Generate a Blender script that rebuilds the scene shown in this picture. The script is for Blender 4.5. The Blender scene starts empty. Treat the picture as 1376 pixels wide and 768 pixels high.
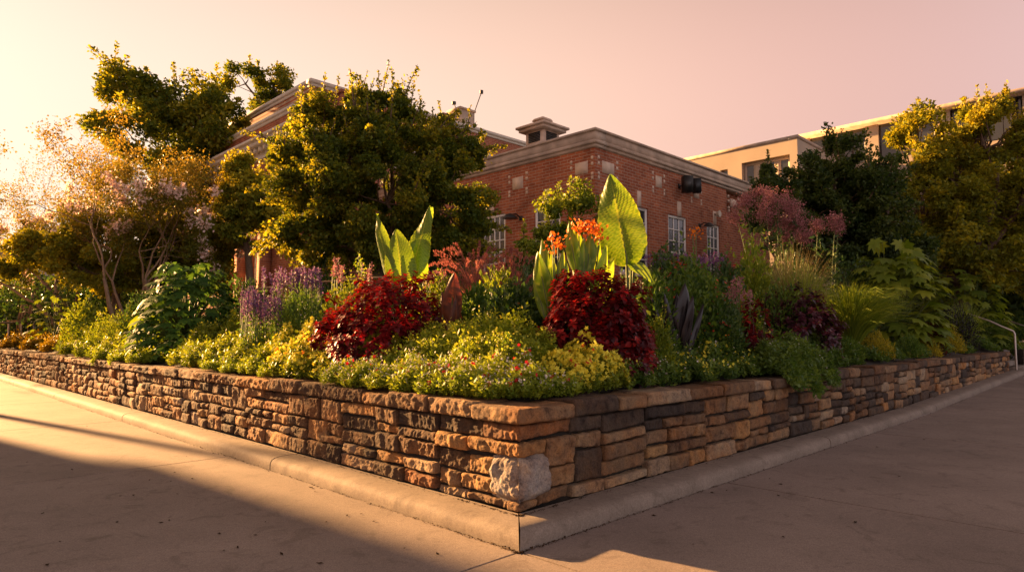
import bpy, math, random
import numpy as np
from mathutils import Vector
SC = bpy.context.scene
COL = SC.collection
rng = np.random.default_rng(7)
random.seed(7)
RAD = math.radians

# ------------------------------------------------------------------ camera
PITCH = RAD(4.13); FPX = 880.0; EYE = 1.45
cam = bpy.data.cameras.new('camera'); cam_o = bpy.data.objects.new('camera', cam); COL.objects.link(cam_o)
cam_o.location = (0, 0, EYE); cam_o.rotation_euler = (RAD(90) + PITCH, 0, 0)
cam.sensor_width = 36; cam.lens = 36 * FPX / 1376; cam.clip_end = 3000; cam.clip_start = 0.05
SC.camera = cam_o
# ------------------------------------------------------------------ sky and sun
SUN_EL, SUN_AZ = 14.0, 56.0          # azimuth measured to the left of the view direction
w = bpy.data.worlds.new('World'); SC.world = w; w.use_nodes = True
nt = w.node_tree; nt.nodes.clear()
out = nt.nodes.new('ShaderNodeOutputWorld'); bg = nt.nodes.new('ShaderNodeBackground')
sky = nt.nodes.new('ShaderNodeTexSky'); sky.sky_type = 'NISHITA'; sky.sun_disc = False
sky.sun_elevation = RAD(SUN_EL); sky.sun_rotation = RAD(-SUN_AZ)
sky.air_density = 1.6; sky.dust_density = 4.0; sky.ozone_density = 1.0
# warm evening haze over the clear-sky model
tc = nt.nodes.new('ShaderNodeTexCoord')
dot = nt.nodes.new('ShaderNodeVectorMath'); dot.operation = 'DOT_PRODUCT'
dot.inputs[1].default_value = (-math.sin(RAD(SUN_AZ)), math.cos(RAD(SUN_AZ)), 0.05)
nt.links.new(tc.outputs['Generated'], dot.inputs[0])
hz = nt.nodes.new('ShaderNodeValToRGB')
cr = hz.color_ramp; cr.interpolation = 'B_SPLINE'
stops = [(0.0, (7.4, 6.5, 7.0)), (0.28, (6.4, 5.1, 5.4)), (0.46, (4.5, 2.75, 2.55)), (0.64, (5.9, 3.55, 2.9)), (0.79, (7.0, 4.6, 3.45)), (0.93, (6.9, 5.2, 4.2)), (1.0, (6.9, 5.6, 4.6))]
while len(cr.elements) < len(stops): cr.elements.new(0.5)
for e, (p, c) in zip(cr.elements, stops):
    e.position = p; e.color = (c[0] / 15, c[1] / 15, c[2] / 15, 1)
half = nt.nodes.new('ShaderNodeMath'); half.operation = 'MULTIPLY_ADD'; half.inputs[1].default_value = 0.5; half.inputs[2].default_value = 0.5
nt.links.new(dot.outputs['Value'], half.inputs[0]); nt.links.new(half.outputs[0], hz.inputs[0])
sz = nt.nodes.new('ShaderNodeSeparateXYZ'); nt.links.new(tc.outputs['Generated'], sz.inputs[0])
zr = nt.nodes.new('ShaderNodeMapRange'); zr.interpolation_type = 'SMOOTHSTEP'; zr.inputs[1].default_value = 0.30; zr.inputs[2].default_value = 0.88; zr.inputs[3].default_value = 6.9; zr.inputs[4].default_value = 1.4
nt.links.new(sz.outputs[2], zr.inputs[0])
sc_ = nt.nodes.new('ShaderNodeVectorMath'); sc_.operation = 'SCALE'; nt.links.new(hz.outputs[0], sc_.inputs[0]); nt.links.new(zr.outputs[0], sc_.inputs['Scale'])
mx = nt.nodes.new('ShaderNodeMix'); mx.data_type = 'RGBA'; mx.inputs[0].default_value = 0.97
nt.links.new(sky.outputs[0], mx.inputs[6]); nt.links.new(sc_.outputs[0], mx.inputs[7])
nt.links.new(mx.outputs[2], bg.inputs[0]); bg.inputs[1].default_value = 0.06
nt.links.new(bg.outputs[0], out.inputs[0])
sun = bpy.data.lights.new('sun', 'SUN'); sun.energy = 5.0; sun.angle = RAD(1.2); sun.color = (1.0, 0.54, 0.21)
sun_o = bpy.data.objects.new('sun', sun); COL.objects.link(sun_o)
sd = Vector((-math.sin(RAD(SUN_AZ)) * math.cos(RAD(SUN_EL)), math.cos(RAD(SUN_AZ)) * math.cos(RAD(SUN_EL)), math.sin(RAD(SUN_EL))))
sun_o.rotation_euler = sd.to_track_quat('Z', 'Y').to_euler(); sun_o.location = (0, 0, 30)
SC.view_settings.view_transform = 'Standard'; SC.view_settings.look = 'None'
SC.view_settings.exposure = 2.55; SC.view_settings.gamma = 1.0; SC.view_settings.use_curve_mapping = False
SC.cycles.max_bounces = 6; SC.cycles.transparent_max_bounces = 4

# ------------------------------------------------------------------ coordinate frames
C0 = np.array([0.05, 4.9]); Rr = np.array([.70711, .70711]); Lr = np.array([-.70711, .70711])
def W(a, b, z=0.0):                      # planter frame -> world
    return np.array([C0[0] + a * Rr[0] + b * Lr[0], C0[1] + a * Rr[1] + b * Lr[1], z])
def to_ab(x, y):
    p = np.array([x - C0[0], y - C0[1]]); return float(p @ Rr), float(p @ Lr)
CP, SP = math.cos(PITCH), math.sin(PITCH)
def at(px, py, Y):                       # where a sight line of the photograph reaches the distance Y
    k = (384 - py) / FPX
    dz = Y * (k * CP + SP) / (CP - k * SP)
    d = Y * CP + dz * SP
    return np.array([(px - 688) / FPX * d, Y, EYE + dz])
def atx(px, Y): return at(px, 430, Y)[0]
def ray(px, py):
    u = (384 - py) / FPX
    return np.array([(px - 688) / FPX, CP - u * SP, SP + u * CP])
def ground_rise(a, b):
    z = 0.0
    if b < 1.5 and a > 10: z = 0.018 * (a - 10)
    return z
def soil(a, b):
    d = min(a, b)
    if d < 0.2: return 0.8
    return 0.84 + 1.36 * (1 - math.exp(-max(0, d - 0.3) / 4.2)) + 0.03 * math.sin(a * 1.3) * math.sin(b * 1.7)
def soilw(x, y):
    a, b = to_ab(x, y); return soil(a, b) if a > 0 and b > 0 else 0.0
def bedY(px, Y, m=.55):                  # keep a plant's foot inside the wall
    for _ in range(200):
        x = at(px, 440, Y)[0]; a, b = to_ab(x, Y)
        if min(a, b) >= m: return Y
        Y += .15
    return Y
def at_wall(px, d):                      # point a distance d inside the planter wall seen at column px
    k = (px - 688) / FPX * 1.0
    best = None
    if px < 697:
        a = d; num = k * (C0[1] + a * Rr[1]) - C0[0] - a * Rr[0]; den = Lr[0] - k * Lr[1]; b = num / den
        b = max(b, d)
    else:
        b = d; num = k * (C0[1] + b * Lr[1]) - C0[0] - b * Lr[0]; den = Rr[0] - k * Rr[1]; a = num / den
        a = max(a, d)
    p = W(a, b, soil(a, b)); return p

# ------------------------------------------------------------------ numpy noise
def _h(ix, iy, iz, seed):
    n = (ix.astype(np.int64) * 374761393 + iy.astype(np.int64) * 668265263 + iz.astype(np.int64) * 2147483647 + seed * 974634777) & 0xffffffff
    n = ((n ^ (n >> 13)) * 1274126177) & 0xffffffff
    n = (n ^ (n >> 16)) & 0xffffffff
    return n / 4294967295.0 * 2 - 1
def vnoise(p, seed=0):
    p = np.asarray(p, float); i = np.floor(p); f = p - i; f = f * f * (3 - 2 * f)
    i = i.astype(np.int64); r = 0
    for dx in (0, 1):
        for dy in (0, 1):
            for dz in (0, 1):
                wt = (f[:, 0] if dx else 1 - f[:, 0]) * (f[:, 1] if dy else 1 - f[:, 1]) * (f[:, 2] if dz else 1 - f[:, 2])
                r = r + wt * _h(i[:, 0] + dx, i[:, 1] + dy, i[:, 2] + dz, seed)
    return r
def fbm(p, seed=0, oct=4):
    p = np.asarray(p, float); r = 0; a = 1.0; t = 0
    for o in range(oct):
        r = r + a * vnoise(p * (2.03 ** o), seed + o); t += a; a *= 0.52
    return r / t

# ------------------------------------------------------------------ mesh accumulator
class Acc:
    def __init__(s): s.v = []; s.f = []; s.t = []; s.n = 0; s.uv = []
    def add(s, v, faces, tint=0.5, mi=0):
        """faces: list of (k-column int arrays) or list of tuples"""
        v = np.asarray(v, float).reshape(-1, 3)
        t = np.broadcast_to(np.asarray(tint, float), (len(v),))
        s.v.append(v); s.t.append(t)
        if isinstance(faces, np.ndarray): faces = [faces]
        if len(faces) and not isinstance(faces[0], np.ndarray):
            by = {}
            for fc in faces: by.setdefault(len(fc), []).append(fc)
            faces = [np.array(x) for x in by.values()]
        for fa in faces: s.f.append((fa + s.n, mi))
        s.n += len(v)
    def mesh(s, name, mats, origin=(0, 0, 0), smooth=False):
        me = bpy.data.meshes.new(name)
        if not s.v: return me
        v = np.concatenate(s.v) - np.array(origin)
        me.vertices.add(len(v)); me.vertices.foreach_set('co', v.astype(np.float32).ravel())
        nl = sum(f.size for f, _ in s.f); nf = sum(len(f) for f, _ in s.f)
        me.loops.add(nl); me.loops.foreach_set('vertex_index', np.concatenate([f.ravel() for f, _ in s.f]).astype(np.int32))
        me.polygons.add(nf)
        tot = np.concatenate([np.full(len(f), f.shape[1]) for f, _ in s.f])
        st = np.concatenate([[0], np.cumsum(tot)[:-1]])
        me.polygons.foreach_set('loop_start', st.astype(np.int32)); me.polygons.foreach_set('loop_total', tot.astype(np.int32))
        me.polygons.foreach_set('material_index', np.concatenate([np.full(len(f), m) for f, m in s.f]).astype(np.int32))
        if smooth: me.polygons.foreach_set('use_smooth', np.ones(nf, bool))
        at_ = me.attributes.new('tint', 'FLOAT', 'POINT'); at_.data.foreach_set('value', np.concatenate(s.t).astype(np.float32))
        me.update(calc_edges=True)
        if not isinstance(mats, (list, tuple)): mats = [mats]
        for m in mats: me.materials.append(m)
        return me
    def build(s, name, mats, parent=None, origin=None, smooth=False):
        if origin is None: origin = np.array(parent.location) if parent is not None else np.zeros(3)
        o = bpy.data.objects.new(name, s.mesh(name, mats, origin, smooth)); COL.objects.link(o)
        if parent is not None: o.parent = parent
        else: o.location = origin
        return o
def subpart(name, acc, mats, parent, root, smooth=False):   # a child of a child: coordinates relative to the root thing
    o = bpy.data.objects.new(name, acc.mesh(name, mats, np.array(root.location), smooth)); COL.objects.link(o); o.parent = parent
    return o
def tag(o, label=None, cat=None, group=None, kind=None):
    if label: o['label'] = label
    if cat: o['category'] = cat
    if group: o['group'] = group
    if kind: o['kind'] = kind
    return o
def thing(name, label, cat, loc=(0, 0, 0), group=None):
    o = bpy.data.objects.new(name, None); COL.objects.link(o); o.location = [float(x) for x in loc]
    return tag(o, label, cat, group)
def box(acc, O, U, V, Wd, tint=.5, mi=0):   # parallelepiped from a corner and three edge vectors
    O, U, V, Wd = [np.array(x, float) for x in (O, U, V, Wd)]
    v = [O, O + U, O + U + V, O + V, O + Wd, O + U + Wd, O + U + V + Wd, O + V + Wd]
    f = np.array([(0, 3, 2, 1), (4, 5, 6, 7), (0, 1, 5, 4), (1, 2, 6, 5), (2, 3, 7, 6), (3, 0, 4, 7)])
    acc.add(v, f, tint, mi)
def tube(acc, pts, rad, n=6, tint=.5, mi=0, cap=True):
    pts = np.asarray(pts, float); m = len(pts); rad = np.broadcast_to(np.asarray(rad, float), (m,))
    d = np.gradient(pts, axis=0); d /= np.linalg.norm(d, axis=1)[:, None] + 1e-9
    ref = np.where(np.abs(d[:, 2:3]) > .9, np.array([[1., 0, 0]]), np.array([[0, 0, 1.]]))
    ref = np.broadcast_to(ref[0], d.shape)
    s = np.cross(d, ref); s /= np.linalg.norm(s, axis=1)[:, None] + 1e-9; t = np.cross(s, d)
    an = np.arange(n) * 2 * math.pi / n
    v = pts[:, None, :] + rad[:, None, None] * (np.cos(an)[None, :, None] * s[:, None, :] + np.sin(an)[None, :, None] * t[:, None, :])
    i = np.arange(m - 1)[:, None] * n; j = np.arange(n)[None, :]; j2 = (j + 1) % n
    q = np.stack([i + j, i + j2, i + n + j2, i + n + j], -1).reshape(-1, 4)
    acc.add(v.reshape(-1, 3), q, tint, mi)
    if cap:
        acc.add(v[-1], [tuple(range(n))], tint, mi); acc.add(v[0], [tuple(range(n))[::-1]], tint, mi)
def unit(v): v = np.asarray(v, float); return v / (np.linalg.norm(v, axis=-1, keepdims=True) + 1e-9)

# leaf templates: x across, y along, z out of the leaf
def tmpl(v, f): return np.array(v, float), f
T_LEAF = tmpl([(0, 0, 0), (.5, .42, .10), (0, 1, -.06), (-.5, .42, .10)], [(0, 1, 2), (0, 2, 3)])
T_LEAF6 = tmpl([(0, 0, 0), (.40, .25, .08), (.46, .58, .07), (0, 1, -.12), (-.46, .58, .07), (-.40, .25, .08), (0, .5, -.02)],
               [(0, 1, 2, 6), (6, 2, 3), (0, 6, 4, 5), (6, 3, 4)])
T_DIAM = tmpl([(0, 0, 0), (.5, .5, 0), (0, 1, 0), (-.5, .5, 0)], [(0, 1, 2, 3)])
def star(n, r1, r2, z1=0.0, z2=0.1):
    v = [(0, 0, z2)]
    for i in range(2 * n):
        r = r1 if i % 2 == 0 else r2; a = i * math.pi / n
        v.append((r * math.cos(a), r * math.sin(a), z1 if i % 2 == 0 else z2 * .4))
    return tmpl(v, [(0, 1 + i, 1 + (i + 1) % (2 * n)) for i in range(2 * n)])
T_FLOWER = star(5, .5, .28, .0, -.12)
def lobed():
    ang = [(-150, .42), (-128, .62), (-112, .40), (-85, .80), (-62, .48), (-48, .66), (-32, .92), (-16, .6), (0, 1.05)]
    full = ang + [(-a, r) for a, r in ang[:-1][::-1]]
    v = [(0, .30, .03)] ; base = (0, .30)
    for a, r in full:
        t = RAD(a); v.append((math.sin(t) * r * .62, .30 + math.cos(t) * r * .68, -.22 * r * r))
    v.append((0, .18, 0))
    n = len(full)
    return tmpl(v, [(0, i, i + 1) for i in range(1, n)] + [(0, n, n + 1), (0, n + 1, 1)])
T_LOBED = lobed()
def sprig(n=6):
    v = []; f = []; k = 0
    for i in range(n):
        a = i * 2.4; y = .15 + .8 * i / n; l = .42 * (1 - .35 * i / n)
        d = np.array([math.cos(a) * .8, .55, math.sin(a) * .8]); d /= np.linalg.norm(d)
        s = np.cross(d, [0, 1, 0]); s /= np.linalg.norm(s)
        b = np.array([0, y * .9, 0]); wd = l * .24
        for q in (b, b + d * l * .5 + s * wd, b + d * l, b + d * l * .5 - s * wd): v.append(tuple(q))
        f.append((k, k + 1, k + 2, k + 3)); k += 4
    v += [(-.012, 0, 0), (.012, 0, 0), (0, 1, 0)]; f.append((k, k + 1, k + 2))
    return tmpl(v, f)
T_SPRIG = sprig()
def leaves(acc, T, pos, dr, nr, size, asp=.6, tint=.5, mi=0):
    tv, tf = T; N = len(pos)
    if N == 0: return
    pos = np.asarray(pos, float)
    dr = unit(np.broadcast_to(dr, pos.shape)); side = unit(np.cross(dr, np.broadcast_to(nr, pos.shape))); n2 = np.cross(side, dr)
    size = np.broadcast_to(np.asarray(size, float), (N,)); asp = np.broadcast_to(np.asarray(asp, float), (N,))
    v = pos[:, None, :] + size[:, None, None] * (tv[None, :, 0:1] * asp[:, None, None] * side[:, None, :] + tv[None, :, 1:2] * dr[:, None, :] + tv[None, :, 2:3] * n2[:, None, :])
    k = len(tv); by = {}
    for fc in tf: by.setdefault(len(fc), []).append(fc)
    off = (np.arange(N) * k)[:, None, None]
    fs = [(np.array(x)[None] + off).reshape(-1, len(x[0])) for x in by.values()]
    tn = np.repeat(np.broadcast_to(np.asarray(tint, float), (N,)), k)
    acc.add(v.reshape(-1, 3), fs, tn, mi)
def rdir(n): return unit(rng.normal(size=(n, 3)))

# ------------------------------------------------------------------ materials
MATS = {}
def newmat(name):
    m = bpy.data.materials.new(name); m.use_nodes = True; t = m.node_tree; t.nodes.clear()
    o = t.nodes.new('ShaderNodeOutputMaterial'); MATS[name] = m
    return m, t, o
def N(t, ty, **kw):
    n = t.nodes.new(ty)
    for k, v in kw.items(): setattr(n, k, v)
    return n
def ramp(t, fac, cols):
    r = N(t, 'ShaderNodeValToRGB'); c = r.color_ramp
    while len(c.elements) < len(cols): c.elements.new(.5)
    for e, (p, col) in zip(c.elements, cols): e.position = p; e.color = (*col, 1)
    t.links.new(fac, r.inputs[0]); return r.outputs[0]
def bumpn(t, h, strength, dist=.01, normal=None):
    b = N(t, 'ShaderNodeBump'); b.inputs['Strength'].default_value = strength; b.inputs['Distance'].default_value = dist
    t.links.new(h, b.inputs['Height'])
    if normal: t.links.new(normal, b.inputs['Normal'])
    return b.outputs[0]
def leafmat(name, cols, trans=.45, rough=.45, spec=.35, tmul=(1.6, 1.5, .7), scale=6):
    m, t, o = newmat(name)
    a = N(t, 'ShaderNodeAttribute', attribute_name='tint')
    cols = [(i / (len(cols) - 1), c) for i, c in enumerate(cols)] if not isinstance(cols[0][0], (int, float)) or len(cols[0]) == 3 else cols
    no = N(t, 'ShaderNodeTexNoise'); no.inputs['Scale'].default_value = scale
    g = N(t, 'ShaderNodeNewGeometry'); t.links.new(g.outputs['Position'], no.inputs['Vector'])
    ad = N(t, 'ShaderNodeMath', operation='MULTIPLY_ADD'); ad.inputs[1].default_value = .5; ad.inputs[2].default_value = -.25
    t.links.new(no.outputs['Fac'], ad.inputs[0])
    sm = N(t, 'ShaderNodeMath', operation='ADD'); t.links.new(a.outputs['Fac'], sm.inputs[0]); t.links.new(ad.outputs[0], sm.inputs[1])
    c = ramp(t, sm.outputs[0], cols)
    p = N(t, 'ShaderNodeBsdfPrincipled'); t.links.new(c, p.inputs['Base Color']); p.inputs['Roughness'].default_value = rough
    p.inputs['Specular IOR Level'].default_value = spec
    tr = N(t, 'ShaderNodeBsdfTranslucent')
    mu = N(t, 'ShaderNodeMix', data_type='RGBA', blend_type='MULTIPLY'); mu.inputs[0].default_value = 1
    t.links.new(c, mu.inputs[6]); mu.inputs[7].default_value = (*tmul, 1); t.links.new(mu.outputs[2], tr.inputs[0])
    mixs = N(t, 'ShaderNodeMixShader'); mixs.inputs[0].default_value = trans
    t.links.new(p.outputs[0], mixs.inputs[1]); t.links.new(tr.outputs[0], mixs.inputs[2]); t.links.new(mixs.outputs[0], o.inputs[0])
    return m
def plainmat(name, col, rough=.6, metal=0, noise=.25, nscale=8, bump=.0, spec=.5):
    m, t, o = newmat(name)
    p = N(t, 'ShaderNodeBsdfPrincipled'); p.inputs['Roughness'].default_value = rough; p.inputs['Metallic'].default_value = metal
    p.inputs['Specular IOR Level'].default_value = spec
    no = N(t, 'ShaderNodeTexNoise'); no.inputs['Scale'].default_value = nscale; no.inputs['Detail'].default_value = 6
    tcn = N(t, 'ShaderNodeNewGeometry'); t.links.new(tcn.outputs['Position'], no.inputs['Vector'])
    c = ramp(t, no.outputs['Fac'], [(.25, tuple(x * (1 - noise) for x in col)), (.75, tuple(min(1, x * (1 + noise)) for x in col))])
    t.links.new(c, p.inputs['Base Color'])
    if bump: t.links.new(bumpn(t, no.outputs['Fac'], bump), p.inputs['Normal'])
    t.links.new(p.outputs[0], o.inputs[0]); return m
def stonemat():
    m, t, o = newmat('rough_sandstone')
    g = N(t, 'ShaderNodeNewGeometry'); a = N(t, 'ShaderNodeAttribute', attribute_name='tint')
    base = ramp(t, a.outputs['Fac'], [(0, (.04, .033, .03)), (.15, (.095, .07, .052)), (.3, (.19, .12, .07)), (.45, (.29, .195, .115)), (.6, (.37, .225, .10)), (.75, (.24, .125, .065)), (.86, (.36, .28, .19)), (.95, (.26, .24, .23)), (1, (.36, .34, .33))])
    n1 = N(t, 'ShaderNodeTexNoise'); n1.inputs['Scale'].default_value = 9; n1.inputs['Detail'].default_value = 8; n1.inputs['Roughness'].default_value = .65
    n2 = N(t, 'ShaderNodeTexNoise'); n2.inputs['Scale'].default_value = 70; n2.inputs['Detail'].default_value = 6; n2.inputs['Roughness'].default_value = .7
    n3 = N(t, 'ShaderNodeTexNoise'); n3.inputs['Scale'].default_value = 2.6; n3.inputs['Detail'].default_value = 5
    for n in (n1, n2, n3): t.links.new(g.outputs['Position'], n.inputs['Vector'])
    st = ramp(t, n1.outputs['Fac'], [(.30, (.28, .25, .24)), (.44, (.80, .77, .76)), (.6, (1.15, 1.08, .95)), (.8, (1.4, 1.15, .78))])
    mu = N(t, 'ShaderNodeMix', data_type='RGBA', blend_type='MULTIPLY'); mu.inputs[0].default_value = 1
    t.links.new(base, mu.inputs[6]); t.links.new(st, mu.inputs[7])
    sp = ramp(t, n2.outputs['Fac'], [(.32, (.45, .43, .42)), (.5, (1, 1, 1)), (.68, (1.35, 1.3, 1.2))])
    mu2 = N(t, 'ShaderNodeMix', data_type='RGBA', blend_type='MULTIPLY'); mu2.inputs[0].default_value = .8
    t.links.new(mu.outputs[2], mu2.inputs[6]); t.links.new(sp, mu2.inputs[7])
    rs = ramp(t, n3.outputs['Fac'], [(.42, (1, 1, 1)), (.62, (1.15, .86, .62))])
    mu3 = N(t, 'ShaderNodeMix', data_type='RGBA', blend_type='MULTIPLY'); mu3.inputs[0].default_value = .8
    t.links.new(mu2.outputs[2], mu3.inputs[6]); t.links.new(rs, mu3.inputs[7])
    p = N(t, 'ShaderNodeBsdfPrincipled'); p.inputs['Roughness'].default_value = .88; p.inputs['Specular IOR Level'].default_value = .25
    t.links.new(mu3.outputs[2], p.inputs['Base Color'])
    n6 = N(t, 'ShaderNodeTexNoise'); n6.inputs['Scale'].default_value = 26; n6.inputs['Detail'].default_value = 10; n6.inputs['Roughness'].default_value = .8
    t.links.new(g.outputs['Position'], n6.inputs['Vector']); b0 = bumpn(t, n6.outputs['Fac'], 1.0, .022)
    b1 = bumpn(t, n2.outputs['Fac'], .8, .008, b0); b2 = bumpn(t, n1.outputs['Fac'], .8, .02, b1)
    t.links.new(b2, p.inputs['Normal']); t.links.new(p.outputs[0], o.inputs[0]); return m
def concmat(name, c1, c2, scale=1.2, agg=.35):
    m, t, o = newmat(name)
    g = N(t, 'ShaderNodeNewGeometry')
    n1 = N(t, 'ShaderNodeTexNoise'); n1.inputs['Scale'].default_value = scale; n1.inputs['Detail'].default_value = 7; n1.inputs['Roughness'].default_value = .6
    n2 = N(t, 'ShaderNodeTexNoise'); n2.inputs['Scale'].default_value = 95; n2.inputs['Detail'].default_value = 6; n2.inputs['Roughness'].default_value = .8
    n4 = N(t, 'ShaderNodeTexNoise'); n4.inputs['Scale'].default_value = 28; n4.inputs['Detail'].default_value = 8; n4.inputs['Roughness'].default_value = .75
    vo = N(t, 'ShaderNodeTexVoronoi'); vo.inputs['Scale'].default_value = 55
    for n in (n1, n2, n4, vo): t.links.new(g.outputs['Position'], n.inputs['Vector'])
    b = ramp(t, n1.outputs['Fac'], [(.3, c1), (.7, c2)])
    s = ramp(t, n2.outputs['Fac'], [(.3, (1 - agg,) * 3), (.5, (1, 1, 1)), (.7, (1 + agg,) * 3)])
    s4 = ramp(t, n4.outputs['Fac'], [(.3, (.74, .72, .70)), (.55, (1, 1, 1)), (.75, (1.12, 1.1, 1.06))])
    mu = N(t, 'ShaderNodeMix', data_type='RGBA', blend_type='MULTIPLY'); mu.inputs[0].default_value = 1
    t.links.new(b, mu.inputs[6]); t.links.new(s, mu.inputs[7])
    mu2 = N(t, 'ShaderNodeMix', data_type='RGBA', blend_type='MULTIPLY'); mu2.inputs[0].default_value = .8
    t.links.new(mu.outputs[2], mu2.inputs[6]); t.links.new(s4, mu2.inputs[7])
    n5 = N(t, 'ShaderNodeTexNoise'); n5.inputs['Scale'].default_value = 3.4; n5.inputs['Detail'].default_value = 9; n5.inputs['Roughness'].default_value = .7; n5.inputs['Distortion'].default_value = 1.4
    t.links.new(g.outputs['Position'], n5.inputs['Vector']); s5 = ramp(t, n5.outputs['Fac'], [(.34, (.66, .64, .62)), (.46, (1, 1, 1)), (.60, (1, 1, 1)), (.72, (1.15, 1.08, 1.02))])
    mu5 = N(t, 'ShaderNodeMix', data_type='RGBA', blend_type='MULTIPLY'); mu5.inputs[0].default_value = .75; t.links.new(mu2.outputs[2], mu5.inputs[6]); t.links.new(s5, mu5.inputs[7]); mu2 = mu5
    vs = ramp(t, vo.outputs['Distance'], [(.02, (.55, .5, .46)), (.10, (1, 1, 1))])
    mu3 = N(t, 'ShaderNodeMix', data_type='RGBA', blend_type='MULTIPLY'); mu3.inputs[0].default_value = .35
    t.links.new(mu2.outputs[2], mu3.inputs[6]); t.links.new(vs, mu3.inputs[7])
    vg = N(t, 'ShaderNodeTexVoronoi'); vg.inputs['Scale'].default_value = 2.1; t.links.new(g.outputs['Position'], vg.inputs['Vector'])
    sg = ramp(t, vg.outputs['Distance'], [(.045, (.45, .43, .42)), (.065, (1, 1, 1))]); mu6 = N(t, 'ShaderNodeMix', data_type='RGBA', blend_type='MULTIPLY'); mu6.inputs[0].default_value = .8 if agg < .35 and scale < 1 else 0
    t.links.new(mu3.outputs[2], mu6.inputs[6]); t.links.new(sg, mu6.inputs[7]); mu3 = mu6
    vc = N(t, 'ShaderNodeTexVoronoi', feature='DISTANCE_TO_EDGE'); vc.inputs['Scale'].default_value = .33
    nw = N(t, 'ShaderNodeTexNoise'); nw.inputs['Scale'].default_value = 2.2; nw.inputs['Detail'].default_value = 6; t.links.new(g.outputs['Position'], nw.inputs['Vector'])
    av = N(t, 'ShaderNodeMixRGB', blend_type='ADD'); av.inputs[0].default_value = .5; t.links.new(g.outputs['Position'], av.inputs[1]); t.links.new(nw.outputs['Color'], av.inputs[2]); t.links.new(av.outputs[0], vc.inputs['Vector'])
    sc2 = ramp(t, vc.outputs['Distance'], [(.0008, (.5, .47, .45)), (.0022, (1, 1, 1))]); mu7 = N(t, 'ShaderNodeMix', data_type='RGBA', blend_type='MULTIPLY'); mu7.inputs[0].default_value = .35 if agg < .35 and scale < 1 else 0
    t.links.new(mu3.outputs[2], mu7.inputs[6]); t.links.new(sc2, mu7.inputs[7]); mu3 = mu7
    p = N(t, 'ShaderNodeBsdfPrincipled'); p.inputs['Roughness'].default_value = .85; p.inputs['Specular IOR Level'].default_value = .3
    t.links.new(mu3.outputs[2], p.inputs['Base Color'])
    b1 = bumpn(t, n2.outputs['Fac'], .35, .003); b2 = bumpn(t, n4.outputs['Fac'], .35, .006, b1)
    t.links.new(b2, p.inputs['Normal']); t.links.new(p.outputs[0], o.inputs[0]); return m
def brickmat(name, c1, c2, mortar, uvec):
    """running-bond brick; the coordinate along the wall comes from the position, so bricks keep their true size"""
    m, t, o = newmat(name)
    g = N(t, 'ShaderNodeNewGeometry')
    d = N(t, 'ShaderNodeVectorMath', operation='DOT_PRODUCT'); d.inputs[1].default_value = (*uvec, 0)
    t.links.new(g.outputs['Position'], d.inputs[0])
    sx = N(t, 'ShaderNodeSeparateXYZ'); t.links.new(g.outputs['Position'], sx.inputs[0])
    cb = N(t, 'ShaderNodeCombineXYZ'); t.links.new(d.outputs['Value'], cb.inputs[0]); t.links.new(sx.outputs[2], cb.inputs[1])
    br = N(t, 'ShaderNodeTexBrick'); br.inputs['Scale'].default_value = 1; br.inputs['Brick Width'].default_value = .30
    br.inputs['Row Height'].default_value = .095; br.inputs['Mortar Size'].default_value = .009; br.inputs['Mortar Smooth'].default_value = .2
    br.inputs['Color1'].default_value = (*c1, 1); br.inputs['Color2'].default_value = (*c2, 1); br.inputs['Mortar'].default_value = (*mortar, 1)
    t.links.new(cb.outputs[0], br.inputs['Vector'])
    n1 = N(t, 'ShaderNodeTexNoise'); n1.inputs['Scale'].default_value = 1.1; n1.inputs['Detail'].default_value = 8; n1.inputs['Roughness'].default_value = .7
    t.links.new(g.outputs['Position'], n1.inputs['Vector'])
    s = ramp(t, n1.outputs['Fac'], [(.3, (.62, .58, .56)), (.5, (1, 1, 1)), (.72, (1.25, 1.2, 1.15))])
    mu = N(t, 'ShaderNodeMix', data_type='RGBA', blend_type='MULTIPLY'); mu.inputs[0].default_value = 1
    t.links.new(br.outputs['Color'], mu.inputs[6]); t.links.new(s, mu.inputs[7])
    p = N(t, 'ShaderNodeBsdfPrincipled'); p.inputs['Roughness'].default_value = .9; p.inputs['Specular IOR Level'].default_value = .2
    t.links.new(mu.outputs[2], p.inputs['Base Color'])
    iv = N(t, 'ShaderNodeMath', operation='SUBTRACT'); iv.inputs[0].default_value = 1; t.links.new(br.outputs['Fac'], iv.inputs[1])
    t.links.new(bumpn(t, iv.outputs[0], .6, .01), p.inputs['Normal']); t.links.new(p.outputs[0], o.inputs[0]); return m
def glassmat(name, col=(.03, .035, .04)):
    m, t, o = newmat(name)
    p = N(t, 'ShaderNodeBsdfPrincipled'); p.inputs['Base Color'].default_value = (*col, 1); p.inputs['Roughness'].default_value = .12
    p.inputs['Specular IOR Level'].default_value = .7
    n = N(t, 'ShaderNodeTexNoise'); n.inputs['Scale'].default_value = 1.5; g = N(t, 'ShaderNodeNewGeometry'); t.links.new(g.outputs['Position'], n.inputs['Vector'])
    t.links.new(bumpn(t, n.outputs['Fac'], .1, .05), p.inputs['Normal']); t.links.new(p.outputs[0], o.inputs[0]); return m

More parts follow.
